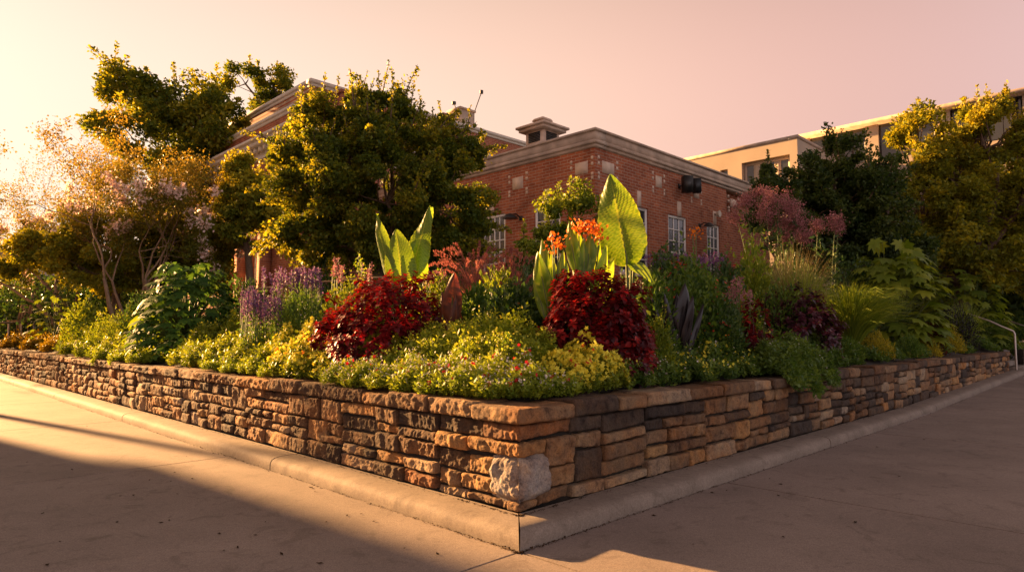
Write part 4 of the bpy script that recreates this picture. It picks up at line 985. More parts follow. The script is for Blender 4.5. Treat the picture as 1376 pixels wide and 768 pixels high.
tree('evergreen_tree', 'small dark spreading tree at the far corner of the brick pavilion', 1040, 17.5, 1.9,
     [(1045, 232, 20, 16, 0), (1020, 250, 34, 12, 0), (1058, 255, 22, 20, 0), (1035, 285, 34, 24, 0), (1070, 315, 30, 28, 0)], M_TREED, .09, 14000, .07, .28, 8, hollow=.1, shoot_h=.4)
tree('shade_tree', 'dim green tree filling the gap between the flowering tree and the leafy tree', 330, 20, 1.9,
     [(340, 270, 45, 40, 0), (300, 300, 40, 40, 0), (370, 300, 35, 50, 0), (330, 225, 25, 20, 0)], M_TREEY, .11, 22000, .12, .4, 10, hollow=.15, shoot_h=.6)
tree('shade_tree', 'low golden-green tree behind the trunks of the flowering trees', 150, 21, 1.9,
     [(60, 335, 45, 28, 0), (120, 320, 45, 38, 0), (190, 310, 45, 45, 0), (250, 325, 45, 45, 0), (150, 365, 90, 28, 0), (20, 350, 30, 22, 0), (225, 370, 70, 26, 0), (290, 350, 35, 40, 0)], M_TREEY, .12, 46000, .14, .4, 6, hollow=.2, shoot_h=.4)
# a hedge-like wood far to the left and behind the trees
def wood(name, label, p, q, h, depth, n, mat, leaf=.3):
    fo = Acc(); p = np.array(p, float); q = np.array(q, float); K = n // 120
    s_ = rng.random(K)[:, None]; cl = p + (q - p) * s_; cl[:, 2] += rng.random(K) ** .7 * h * (1 + .25 * np.sin(s_[:, 0] * 17)); cl[:, :2] += rng.normal(size=(K, 2)) * depth
    idx = np.repeat(np.arange(K), 120); pos = cl[idx] + rng.normal(size=(len(idx), 3)) * .55
    leaves(fo, T_LEAF, pos, rdir(len(idx)), rdir(len(idx)), leaf * rng.uniform(.7, 1.3, len(idx)), .7, rng.random(len(idx)))
    o = fo.build(name, mat); tag(o, label, 'trees', kind='stuff'); return o
wood('distant_wood', 'dark mass of far-off trees behind the lawn at the far left', at(-120, 430, 55) * [1, 1, 0], at(190, 430, 50) * [1, 1, 0], 5.2, 2.0, 26000, M_TREED, .34)
wood('hedge', 'dark hedge closing the garden behind the bushes at far left', at(-40, 430, 30) * [1, 1, 0] + [0, 0, 1], at(200, 430, 24) * [1, 1, 0] + [0, 0, 1.2], 1.7, .8, 26000, M_DG, .14)
wood('distant_wood', 'dark mass of trees behind the right edge of the garden', at(1180, 430, 30) * [1, 1, 0] + [0, 0, 1], at(1450, 430, 28) * [1, 1, 0] + [0, 0, 1], 4.6, 1.2, 20000, M_TREED, .26)

# multi-stemmed flowering trees at left: real branching down to twigs
def myrtle(label, px, Y, stems, height, nblos, green, seed, mat):
    r = np.random.default_rng(seed)
    Y = bedY(px, Y, 2.2); base = at(px, 430, Y); base[2] = soilw(base[0], base[1]) - .05; print('MYRTLE', Y)
    t = thing('crepe_myrtle', label, 'tree', base); tk = Acc(); tw = Acc(); fo = []; tips = []; ends = []
    def grow(p, d, ln, rad, lev):
        n = 5; pts = [p]; dd = d.copy()
        for i in range(n):
            dd = unit(dd + r.normal(size=3) * .16 + np.array([0, 0, .05 if lev < 3 else .10])); p = p + dd * ln / n; pts.append(p)
        r1 = rad * .66
        tube(tk if lev < 3 else tw, pts, np.linspace(rad, r1, n + 1), 8 if lev == 0 else (6 if lev < 2 else (4 if lev < 4 else 3)), cap=False)
        if lev >= 3:
            for q in pts[1:]: fo.append((q, dd, lev))
        if lev >= 5: tips.append(p); return
        k = 3 if lev in (1, 2, 3) else 2
        if lev == 4: k = 3
        for i in range(k):
            ax = unit(r.normal(size=3) * (.50 if lev else .38) + dd + np.array([0, 0, .12]))
            grow(p, ax, ln * r.uniform(.62, .86), r1 * r.uniform(.6, .85), lev + 1)
    for (dx, dz, ln, rad) in stems:
        d = unit(np.array([dx, r.normal() * .22, dz])); grow(base + np.array([dx * .12, r.normal() * .08, 0]), d, ln * height, rad, 0)
    tk.build('trunk', M_BARKS, t, smooth=True); tw.build('twigs', M_TWIG, t)
    F = Acc(); P = np.array([x[0] for x in fo]); lv = np.array([x[2] for x in fo])
    hh = (P[:, 2] - base[2]); keep = r.random(len(P)) < np.clip(green * (1.15 - .75 * np.clip((hh - 2.0) / 3.5, 0, 1)), .05, 1); P = P[keep]
    m = 12; idx = np.repeat(np.arange(len(P)), m); pos = P[idx] + r.normal(size=(len(idx), 3)) * .11
    leaves(F, T_LEAF, pos, rdir(len(idx)), rdir(len(idx)), .075 * r.uniform(.6, 1.3, len(idx)), .6, np.clip((pos[:, 2] - base[2] - 1) / 5 + r.normal(size=len(idx)) * .2, 0, 1))
    F.build('foliage', mat, t)
    if nblos:
        B = Acc(); T = np.array(tips); z_ = T[:, 2] - base[2]; ok = np.where((z_ > 1.3) & (z_ < 4.6))[0]; sel = r.choice(ok, nblos)
        for k in sel:
            n = 40; leaves(B, T_FLOWER, T[k] + r.normal(size=(n, 3)) * np.array([.07, .07, .09]), rdir(n), rdir(n), .095, 1, r.random(n))
        B.build('blossom', M_BLOS, t)
    return t
myrtle('bare-topped flowering tree with arching trunks at the far left of the bed', 102, 13.8, [(-1.1, 1, .30, .10), (-.55, 1, .32, .085), (-.25, 1.2, .30, .07), (.25, 1.2, .32, .085), (-.8, .9, .22, .05)], 7.0, 50, .62, 3, M_MYR)
myrtle('flowering tree with pale pink blossom beside the roof of the brick hall', 178, 13.0, [(-.1, 1.2, .33, .075), (.45, 1.1, .32, .07), (.8, .9, .28, .06), (.1, 1.3, .34, .06), (-.4, 1.1, .3, .05)], 5.8, 95, .62, 8, M_MYR)

# ------------------------------------------------------------------ bed plants
def mound_pts(c, r, h, n, seed=0, inner=.75, squash=1.0):
    d = rdir(n); d[:, 2] = np.abs(d[:, 2]); rad = inner + (1 - inner) * rng.random(n) ** .6
    q = d * 2.2 + seed * 3.1; lump = 1 + .22 * fbm(q, seed, 2)
    p = c + d * np.array([r, r * squash, h]) * (rad * lump)[:, None]
    return p, d
def mound(name, label, cat, px, Y, ytop, wpx, mat, leaf=.06, n=3000, T=T_LEAF, asp=.6, flowers=None, inner=.55, up=.5, group=None, ybase=None, base=None, loose=.02, spikes=0, droop=0, stems=True):
    """a bushy plant whose top reaches ytop and whose width is wpx photo pixels"""
    if base is None: Y = bedY(px, Y, min(1.6, .35 + wpx / 2 / FPX * Y * .8)); x = at(px, ytop, Y); base = np.array([x[0], Y, soilw(x[0], Y)])
    top = at(px, ytop, base[1]); r = wpx / 2 / FPX * base[1]; h = max(.12, top[2] - base[2]) / 1.04
    t = thing(name, label, cat, base, group); sd_ = int(px * 7 + ytop) % 997
    p, d = mound_pts(base, r, h, n, sd_, inner)
    p += rng.normal(size=p.shape) * loose
    dr = unit(d * .7 + rdir(n) * .55 + np.array([0, 0, up - droop])); nr = unit(d * .5 + rdir(n) * .5 + np.array([0, 0, .6]))
    tn = np.clip(.5 + rng.normal(size=n) * .22 + .2 * vnoise(p * 5, sd_), 0, 1)
    f = Acc(); leaves(f, T, p, dr, nr, leaf * rng.uniform(.6, 1.3, n), asp, tn)
    if spikes:
        k = spikes; pp, dd = mound_pts(base, r * .9, h, k, sd_, .95)
        for i in range(k):
            m = 14; s_ = rng.random(m); ax = unit(dd[i] * .35 + np.array([rng.normal() * .12, rng.normal() * .12, 1])); hh = h * rng.uniform(.15, .38)
            leaves(f, T, pp[i] + ax * (s_ * hh)[:, None], unit(rdir(m) + ax * .6), rdir(m), leaf * rng.uniform(.5, .95, m), asp, rng.uniform(.5, 1, m))
    f.build('foliage', mat, t)
    if stems:
        a = Acc()
        for i in range(10):
            q = base + (p[rng.integers(n)] - base) * .9; tube(a, [base - Z3 * .03, (base + q) / 2 + rng.normal(size=3) * .02, q], [.009, .006, .003], 4, cap=False)
        a.build('stem', M_STEM, t)
    if flowers:
        for (fm, fn, fs, cl) in (flowers if isinstance(flowers, list) else [flowers]):
            a = Acc(); K = max(1, fn // cl); cp, cd = mound_pts(base, r * 1.02, h * 1.03, K, sd_, .93)
            idx = np.repeat(np.arange(K), cl); q = cp[idx] + rng.normal(size=(len(idx), 3)) * fs * (.8 if cl > 1 else 0)
            nn = unit(cd[idx] + rdir(len(idx)) * .5 + Z3 * .4); leaves(a, T_FLOWER, q, unit(np.cross(nn, rdir(len(idx)))), nn, fs * rng.uniform(.7, 1.2, len(idx)), 1, rng.random(len(idx)))
            a.build('flower', fm, t)
    return t
def carpet(name, label, blobs, mat, leaf=.035, dens=2600, T=T_SPRIG, asp=1, flowers=None, tall=0.09, cat='ground cover'):
    """low spreading planting: blobs of (px, distance inside the wall edge, radius, height)"""
    f = Acc(); F = {}
    for (px, d, r, h) in blobs:
        c = at_wall(px, d); a_, b_ = to_ab(c[0], c[1]); n = int(dens * r * r * 3.2 + dens * .1)
        rr_ = r * rng.random(n) ** .5; an = rng.random(n) * 2 * math.pi; da, db = rr_ * np.cos(an), rr_ * np.sin(an)
        A = a_ + da; B = b_ + db; prof = np.sqrt(np.clip(1 - (rr_ / r) ** 2, 0, 1)); D = np.minimum(A, B)
        g0 = np.where(D > .36, soil(a_, b_) + (D - min(a_, b_)) * .22, .905)
        g0 = np.maximum(g0, .9); hh = h * prof * (1 + 1.15 * fbm(np.stack([A * 7.5, B * 7.5, A * 0 + px], 1), 71, 3))
        over = D < -.01; g0 = np.where(over, .905 + D * 1.3, g0); hh = np.where(over, hh * .8 + .02, hh)
        ok = (D > -.20) & (fbm(np.stack([A * 9, B * 9, A * 0 + 3], 1), 88, 2) > -.42); A, B, g0, hh = A[ok], B[ok], g0[ok], hh[ok]; over = over[ok]; n = len(A)
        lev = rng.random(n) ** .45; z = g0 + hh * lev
        P = np.stack([C0[0] + A * Rr[0] + B * Lr[0], C0[1] + A * Rr[1] + B * Lr[1], z], 1)
        outd = unit(np.stack([P[:, 0] - c[0], P[:, 1] - c[1], np.full(n, .0)], 1))
        dr = unit(rdir(n) * .45 + Z3 * .9 + outd * .35); dr[over] = unit(rdir(over.sum()) * .5 + np.array([0, -1, -.3]))
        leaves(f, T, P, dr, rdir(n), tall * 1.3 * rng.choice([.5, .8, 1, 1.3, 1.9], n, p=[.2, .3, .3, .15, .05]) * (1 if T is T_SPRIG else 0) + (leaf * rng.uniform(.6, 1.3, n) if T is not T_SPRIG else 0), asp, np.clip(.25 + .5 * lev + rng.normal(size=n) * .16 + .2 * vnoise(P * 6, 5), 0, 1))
        for (fm, dn, fs) in (flowers or []):
            k = int(dn * 1.7 * r * r * 3); fs = fs * 1.45; 
            if k < 1: continue
            i = rng.choice(n, k); q = P[i].copy(); q[:, 2] = g0[i] + hh[i] * 1.0 + tall * 1.15 + rng.normal(size=k) * .02; q += outd[i] * .01
            nn = unit(rdir(k) * .9 + Z3 * .7 + outd[i] * .8); F.setdefault(fm.name, [fm, Acc()]); leaves(F[fm.name][1], T_FLOWER, q, unit(np.cross(nn, rdir(k))), nn, fs * rng.uniform(.6, 1.2, k), 1, rng.random(k))
    mats = [mat] + [x[0] for x in F.values()]
    for i, x in enumerate(F.values()):
        for v, tt in zip(x[1].v, x[1].t): pass
        base_n = f.n
        for v, tt in zip(x[1].v, x[1].t): f.v.append(v); f.t.append(tt)
        for fa, _ in x[1].f: f.f.append((fa + base_n, i + 1))
        f.n += x[1].n
    o = f.build(name, mats); tag(o, label, cat, kind='stuff'); return o

# front carpets, left to right
carpet('ground_cover', 'golden fine-leaved sedge along the far left end of the wall', [(8, .9, .9, .3), (40, .8, .8, .30), (70, .8, .7, .28), (100, .9, .7, .30), (-25, .9, .9, .3), (25, 1.9, .9, .32), (80, 1.9, .9, .34), (120, 2.6, .9, .36)], M_GOLD, dens=1500, tall=.13)
carpet('ground_cover', 'yellow-green bushy ground cover below the left flowering trees', [(118, .55, .5, .25), (140, .5, .5, .26), (165, .6, .55, .28), (190, .6, .45, .20), (150, 1.3, .8, .42), (110, 1.6, .8, .42), (185, 1.4, .6, .4), (130, 2.2, .9, .5), (90, 2.8, .9, .5), (170, 2.3, .8, .5), (205, .5, .3, .12)], M_YG, dens=1500, tall=.12, flowers=[(M_YF, 16, .03)])
carpet('ground_cover', 'low light green cover on the coping left of the bare soil patch', [(150, .25, .3, .13), (175, .28, .3, .12), (200, .3, .3, .12), (128, .3, .3, .13)], M_LIME_L, dens=2000, tall=.08)
carpet('ground_cover', 'yellow-green mounds between the big lobed-leaf plant and the yellow blossom', [(262, .55, .34, .22), (288, .6, .42, .28), (318, .7, .45, .30), (345, .65, .42, .28), (300, 1.2, .5, .40), (335, 1.3, .5, .42), (370, 1.2, .5, .42), (275, .95, .4, .3), (365, .6, .35, .26), (395, 1.6, .5, .44)], M_YG, dens=2300, tall=.10, flowers=[(M_YF, 40, .025)])
carpet('ground_cover', 'small rust-gold tuft on the coping at left', [(272, .42, .16, .09), (285, .45, .14, .08)], M_GOLD, dens=3500, tall=.06)
carpet('ground_cover', 'low pale green cover creeping over the coping stones at left of centre', [(300, .35, .25, .09), (325, .33, .25, .10), (350, .33, .25, .11), (375, .28, .22, .10)], M_LIME_L, dens=3200, tall=.06)
carpet('flowering_ground_cover', 'yellow flowering mound on the wall left of centre with a few orange blooms', [(400, .42, .34, .26), (425, .45, .36, .30), (395, .8, .36, .36), (430, .85, .36, .38), (455, .5, .32, .26), (385, .32, .22, .16)], M_YG, dens=3000, tall=.08, flowers=[(M_YF, 900, .036), (M_OF, 16, .045)])
carpet('ground_cover', 'broad carpet of yellow-green foliage in front of the left crimson bush', [(480, .85, .42, .30), (520, .95, .45, .34), (560, .9, .45, .34), (600, .9, .42, .34), (640, .9, .42, .32), (680, .95, .40, .32), (500, 1.4, .45, .36), (570, 1.4, .45, .38), (640, 1.3, .4, .34), (700, 1.25, .4, .32), (470, 1.25, .4, .34)], M_LIME_L, dens=3000, tall=.085, flowers=[(M_YF, 160, .022)])
carpet('ground_cover', 'fine pale green cover spilling over the coping near the corner', [(470, .26, .26, .13), (500, .28, .28, .15), (535, .30, .28, .16), (570, .32, .30, .17), (605, .34, .30, .17), (640, .38, .30, .16), (675, .42, .30, .15), (705, .50, .28, .14), (735, .42, .26, .13), (560, .55, .3, .2), (620, .62, .3, .2), (680, .7, .3, .2), (510, .52, .3, .2)], M_LIME_L, dens=4200, tall=.065, flowers=[(M_WF, 500, .016), (M_RF, 45, .036)])
carpet('flowering_ground_cover', 'bright yellow flower clump beside the central crimson bush at the corner', [(772, .42, .22, .22), (795, .42, .22, .24), (815, .38, .2, .2), (785, .62, .22, .26), (755, .5, .2, .18)], M_YG, dens=3400, tall=.07, flowers=[(M_YF, 2600, .038), (M_RF, 60, .04)])
carpet('ground_cover', 'green filler with white flecks right of the yellow flower clump', [(840, .45, .26, .2), (865, .5, .28, .22), (850, .8, .3, .3), (880, .45, .25, .18), (900, .8, .35, .3)], M_GR, dens=3200, tall=.075, flowers=[(M_WF, 160, .016), (M_RF, 30, .022), (M_YF, 60, .02)])
carpet('flowering_ground_cover', 'mid green cover dotted with small yellow flowers behind the right coping', [(915, .5, .32, .22), (945, .5, .34, .24), (975, .55, .34, .26), (930, .95, .4, .34), (970, 1.0, .4, .36), (1005, .95, .4, .36), (1010, .5, .3, .24)], M_GR, dens=3200, tall=.08, flowers=[(M_YF, 260, .030), (M_WF, 60, .018)])
carpet('trailing_plant', 'feathery green plant hanging down over the right part of the wall', [(1035, .22, .34, .26), (1060, .16, .34, .26), (1085, .20, .34, .26), (1050, .5, .4, .36), (1085, .55, .4, .36), (1105, .4, .3, .26), (1020, .35, .3, .22)], M_GR, dens=4200, tall=.085, flowers=[(M_WF, 40, .014)])
carpet('ground_cover', 'dim green filler along the right end of the wall', [(1120, .7, .4, .15), (1150, .8, .5, .14), (1180, .7, .4, .12), (1210, .8, .45, .15), (1240, .9, .5, .12), (1270, .9, .6, .12), (1300, .9, .7, .2), (1325, .7, .6, .24), (1340, .6, .6, .2)], M_GR, dens=1500, tall=.10, flowers=[(M_WF, 14, .02)])
carpet('garden_foliage', 'mixed dark green planting covering the middle of the bed', [(760, 2.0, .6, .5), (690, 2.1, .6, .5), (620, 2.2, .6, .5), (540, 2.2, .7, .5), (470, 2.2, .7, .45), (400, 2.4, .7, .5), (340, 2.4, .8, .45), (850, 1.8, .6, .5), (920, 1.8, .6, .5), (990, 1.8, .7, .5), (1060, 1.8, .8, .5), (1130, 1.9, .9, .5), (1200, 2.0, 1.0, .5),
        (720, 3.4, .9, .6), (620, 3.4, .9, .55), (520, 3.4, .9, .5), (420, 3.6, 1, .5), (340, 3.8, 1, .5), (820, 3.0, .9, .6), (920, 3.0, 1, .6), (1020, 3.0, 1, .6), (1120, 3.2, 1.1, .6), (1220, 3.4, 1.2, .6), (700, 5.2, 1.3, .6), (560, 5.4, 1.3, .6), (860, 5, 1.3, .7), (1000, 5, 1.3, .7), (280, 3.5, 1, .4), (220, 3, 1, .4)], M_DG, T=T_LEAF, leaf=.075, dens=1500, asp=.6, cat='ground cover')

# named plants
def lobed_plant(label, px, Y, ytop, wpx, n, leaf, mat=M_GR, name='large_leaved_shrub'):
    Y = bedY(px, Y, .3 + wpx / 2 / FPX * Y * .9); x = at(px, ytop, Y); base = np.array([x[0], Y, soilw(x[0], Y)]); r = wpx / 2 / FPX * Y; h = x[2] - base[2]
    t = thing(name, label, 'shrub', base); p, d = mound_pts(base, r * .86, h, n, int(px), .72); f = Acc(); st_ = Acc(); q_ = p - base; rh = np.linalg.norm(q_[:, :2], axis=1) / (r * .86); p[:, :2] = base[:2] + q_[:, :2] * (np.clip(rh, .05, 1.2) ** -.38)[:, None]
    dr = unit(d * np.array([1, 1, .2]) + rdir(n) * .3 - Z3 * .45); nr = unit(d * .8 + Z3 * .7 + rdir(n) * .25)
    sz = leaf * rng.uniform(.6, 1.2, n); pos = p - dr * sz[:, None] * .35; leaves(f, T_LOBED, pos, dr, nr, sz, 1.25, np.clip(rng.normal(.5, .2, n), 0, 1))
    for i in range(n):
        if i % 2 == 0: q = base + Z3 * h * .15 + (pos[i] - base) * .15; tube(st_, [q, (q + pos[i]) / 2 + Z3 * .06, pos[i]], [.010, .008, .005], 4, cap=False)
    for i in range(6): tube(st_, [base - Z3 * .05, base + (pos[i] - base) * .5, base + (pos[i] - base) * .85], [.022, .016, .01], 5, cap=False)
    f.build('foliage', mat, t); st_.build('stem', M_STEM, t); return t
lobed_plant('big rounded plant with large lobed dark green leaves near the left wall', 256, 10.2, 344, 150, 520, .25, M_LOB)
lobed_plant('tall wide plant with pale lobed leaves in layers at right', 1195, 14.5, 326, 150, 260, .46, M_YG)
lobed_plant('lower lobed-leaf plant right of the tall layered one', 1290, 16.5, 362, 130, 170, .44, M_YG)
lobed_plant('small bright lobed-leaf plant at the left side of the big rounded one', 196, 11.2, 392, 46, 30, .34, M_LIME_L)
lobed_plant('leafy bush with rounded leaves at the foot of the left flowering tree', 75, 14.5, 396, 70, 90, .22, M_YG)

def coleus(label, px, Y, ytop, wpx, n, mat, leaf=.085, name='coleus_bush', extra=None, ybase=None):
    Y = bedY(px, Y, .3 + wpx / 2 / FPX * Y * .9); x = at(px, ytop, Y); base = np.array([x[0], Y, soilw(x[0], Y)]); r = wpx / 2 / FPX * Y; h = x[2] - base[2]
    t = thing(name, label, 'shrub', base); f = Acc()
    K = n // 11; c, d = mound_pts(base, r * .95, h * .97, K, int(px), .55); q_ = c - base; c = base + q_ * (1 + .13 * fbm(d * 4.5, int(px), 2))[:, None]; rh = np.linalg.norm(c[:, :2] - base[:2], axis=1) / r; c[:, :2] = base[:2] + (c[:, :2] - base[:2]) * (np.clip(rh, .06, 1) ** -.3)[:, None]
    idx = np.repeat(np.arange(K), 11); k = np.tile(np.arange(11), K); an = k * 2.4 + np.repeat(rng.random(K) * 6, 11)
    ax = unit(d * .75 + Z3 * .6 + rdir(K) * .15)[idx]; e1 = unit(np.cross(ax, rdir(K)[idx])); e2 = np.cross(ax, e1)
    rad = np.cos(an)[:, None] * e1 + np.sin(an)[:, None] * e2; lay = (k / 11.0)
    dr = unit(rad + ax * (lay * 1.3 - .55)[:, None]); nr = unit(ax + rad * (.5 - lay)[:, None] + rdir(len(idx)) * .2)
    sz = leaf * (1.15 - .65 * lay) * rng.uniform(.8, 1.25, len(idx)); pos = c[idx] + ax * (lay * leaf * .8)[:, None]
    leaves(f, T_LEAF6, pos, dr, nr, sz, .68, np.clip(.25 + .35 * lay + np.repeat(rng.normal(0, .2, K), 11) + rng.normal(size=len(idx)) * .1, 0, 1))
    f.build('foliage', mat, t); a = Acc()
    for i in range(0, K, max(1, K // 16)): tube(a, [base - Z3 * .03, (base + c[i]) / 2, c[i]], [.010, .008, .005], 4, cap=False)
    a.build('stem', M_MAROON, t); return t
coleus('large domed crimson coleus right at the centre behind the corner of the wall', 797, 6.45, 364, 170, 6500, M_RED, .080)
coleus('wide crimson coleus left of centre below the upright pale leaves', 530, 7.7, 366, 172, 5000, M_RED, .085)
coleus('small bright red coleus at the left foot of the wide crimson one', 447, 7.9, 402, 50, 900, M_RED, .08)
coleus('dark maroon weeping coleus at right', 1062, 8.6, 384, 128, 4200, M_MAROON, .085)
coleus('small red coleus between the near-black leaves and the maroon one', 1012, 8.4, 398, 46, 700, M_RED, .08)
# extra dark crimson skirts of the two big bushes
coleus('low dark crimson coleus at the right foot of the large domed one', 850, 6.35, 425, 62, 1000, M_MAROON, .08)
coleus('low dark crimson coleus at the right foot of the wide one', 590, 7.8, 402, 60, 900, M_MAROON, .08)

# broad elephant-ear leaves built as shaped sheets
def bigleaf(acc, base, tip, nrm, width, fold=.18, ruf=.02, curl=.1, n=120, m=11, nv=13, lobes=.16, seed=0, pw=.62, split=0):
    base = np.array(base, float); tip = np.array(tip, float); L_ = np.linalg.norm(tip - base); d = (tip - base) / L_
    side = unit(np.cross(d, nrm)); nn = np.cross(side, d)
    s_ = np.linspace(0, 1, n + 1); u = np.linspace(-1, 1, 2 * m + 1)
    wv = width / 2 * np.sin(math.pi * np.clip(s_, 0, 1) ** pw) ** .75 * (1 - .12 * s_)
    S_, U_ = np.meshgrid(s_, u, indexing='ij'); Wd = np.repeat(wv[:, None], 2 * m + 1, 1)
    back = -lobes * L_ * np.abs(U_) ** 1.3 * np.clip(1 - S_ / .55, 0, 1)             # heart-shaped lobes behind the stalk
    back = back + .0 * S_
    wv2 = Wd * (1 + .015 * np.sin(S_ * nv * 2 * math.pi + seed) + .03 * np.sin(S_ * 11 + seed))
    x = U_ * wv2; y = S_ * L_ + back + np.abs(U_) * L_ * .05
    vein = np.abs(np.sin((S_ - np.abs(U_) * .30) * nv * math.pi))
    z = fold * np.abs(x) - curl * L_ * (S_ ** 2) + ruf * L_ * np.sin(S_ * 9.0 + seed + U_ * 2) * np.abs(U_) ** 2 + .011 * L_ * vein ** .6
    z -= .10 * L_ * np.abs(U_) ** 2.5 * .5
    P = base + x[..., None] * side + y[..., None] * d + z[..., None] * nn
    k = 2 * m + 1; I = np.arange(n)[:, None] * k + np.arange(k - 1)[None]; F = np.stack([I, I + 1, I + k + 1, I + k], -1).reshape(-1, 4)
    tint = .45 + .45 * (vein - .6); tint = np.where(np.abs(U_) < .06, 1.0, tint); tint = np.where(vein < .14, .95, tint); tint = np.where((np.abs(U_) > .93), .8, tint)
    if split: tint = tint + split * np.sign(U_)
    acc.add(P.reshape(-1, 3), F, np.clip(tint, 0, 1).ravel())
def ear_plant(label, Y, base_px, lv, name='elephant_ear', mat=M_BIG):
    b = at(base_px, 420, Y); b[2] = soilw(b[0], b[1]); t = thing(name, label, 'plant', b)
    for (pb, pt, nrm, wpx, fold, curl, dy0, dy1, ruf) in lv:
        p = at(pb[0], pb[1], Y + dy0); q = at(pt[0], pt[1], Y + dy1); a = Acc()
        bigleaf(a, p, q, np.array(nrm, float), wpx / FPX * Y, fold, ruf, curl, seed=pb[0]); a.build('leaf', mat, t, smooth=True)
        st_ = Acc(); mid = (b + p) / 2 + np.array([0, .03, .05]); tube(st_, [b - Z3 * .05, mid, p, p + (q - p) * .5 - unit(np.array(nrm)) * .012], [.03, .022, .014, .006], 7, cap=False); st_.build('stalk', M_STEM, t, smooth=True)
    return t
ear_plant('tall plant with one giant upright ribbed leaf glowing yellow-green in the centre', 7.6, 846, [((842, 346), (820, 238), (-.3, -.9, .15), 66, .12, .06, 0, -.10, .03), ((848, 352), (880, 372), (.2, -.5, .8), 36, .1, .2, .05, -.05, .02), ((852, 350), (856, 312), (.8, -.4, .1), 26, .1, .1, .12, .1, .015)])
ear_plant('three upright broad leaves standing above the left crimson bush', 8.6, 541, [((525, 372), (504, 290), (-.45, -.85, .1), 24, .16, .04, 0, .04, .03), ((541, 374), (532, 310), (-.2, -.95, .1), 46, .2, .02, -.05, -.03, .03), ((553, 366), (578, 281), (-.35, -.9, .1), 36, .14, -.03, .05, .05, .045), ((552, 376), (562, 322), (.3, -.9, .1), 44, .1, .03, .1, .05, .02)])

def canna(label, px, Y, ytop, stems, mat, fm=None, ztip=None, name='canna_lily', wmul=1.0):
    Y = bedY(px, Y, .7); b = at(px, 420, Y); b[2] = soilw(b[0], b[1]); t = thing(name, label, 'plant', b); L_ = Acc(); S_ = Acc(); F = Acc()
    for (dx, ytip, lean, w_, tiltn) in stems:
        q = at(px + dx, ytip, Y + rng.uniform(-.15, .15)); base = b + np.array([lean * .3, rng.uniform(-.06, .06), 0]); base[2] = max(b[2], q[2] - .75)
        base = at(px + dx * .4, ytip + 72, Y); base[2] = max(b[2] + .03, base[2])
        bigleaf(L_, base, q, unit(np.array([tiltn, -1, .25])), w_ / FPX * Y * wmul, .25, .008, .06, n=16, m=4, nv=14, lobes=0, seed=dx, pw=.8)
        tube(S_, [b, base, base + (q - base) * .6], [.014, .011, .005], 5, cap=False)
    L_.build('leaf_blades', mat, t, smooth=True); 
    if fm:
        for (fx, fy, n) in fm:
            F = Acc(); c = at(fx, fy, Y); tube(S_, [b, (b + c) / 2 + np.array([.01, 0, 0]), c], [.012, .010, .006], 5, cap=False)
            o_ = rng.normal(size=(n, 3)) * np.array([.05, .05, .045]); leaves(F, T_LEAF6, c + o_, unit(o_ * 6 + rdir(n) * .8 + Z3 * .5), rdir(n), rng.uniform(.035, .068, n), .7, rng.random(n)); F.build('flower', M_OF, t)
    S_.build('stem', M_STEM if mat is not M_DKLEAF else M_DKLEAF, t); return t
canna('orange-flowered canna with glowing upright leaves left of the giant leaf', 785, 7.4, 300, [(-22, 300, 0, 22, -.5), (-8, 306, 0, 20, .3), (8, 312, 0, 20, -.3), (22, 322, 0, 22, .5), (-14, 325, 0, 18, -.8), (34, 330, 0, 22, .8), (0, 322, 0, 20, 0), (42, 348, 0, 20, .5)], M_BIG, [(777, 304, 34), (797, 309, 44), (806, 318, 26), (785, 312, 24)])
canna('shorter canna with one orange bloom at the far left of the canna group', 746, 7.3, 320, [(-20, 322, 0, 18, -.5), (-24, 342, 0, 24, -.3), (-6, 334, 0, 18, .2), (8, 338, 0, 16, -.5), (18, 352, 0, 18, .5), (-30, 362, 0, 16, -.4)], M_BIG, [(745, 330, 26), (750, 322, 18), (742, 322, 10)])
canna('orange canna bloom on a tall stem in front of the far windows', 935, 10.0, 312, [(-10, 345, 0, 16, -.3), (8, 350, 0, 16, .4), (0, 352, 0, 15, 0)], M_GR, [(935, 311, 22), (931, 316, 10)])
canna('upright bronze canna leaf rising right of the wide crimson bush', 607, 7.5, 370, [(1, 369, 0, 30, -.3), (-16, 394, 0, 14, -.6), (8, 400, 0, 20, .5)], M_BRONZE)
canna('cluster of near-black sword leaves beside the large domed crimson bush', 905, 7.2, 380, [(18, 383, 0, 22, .2), (-12, 398, 0, 16, -.3), (30, 402, 0, 18, .6), (44, 412, 0, 12, .8), (-30, 405, 0, 14, -.6), (6, 396, 0, 18, 0), (22, 420, 0, 20, .4)], M_DKLEAF)

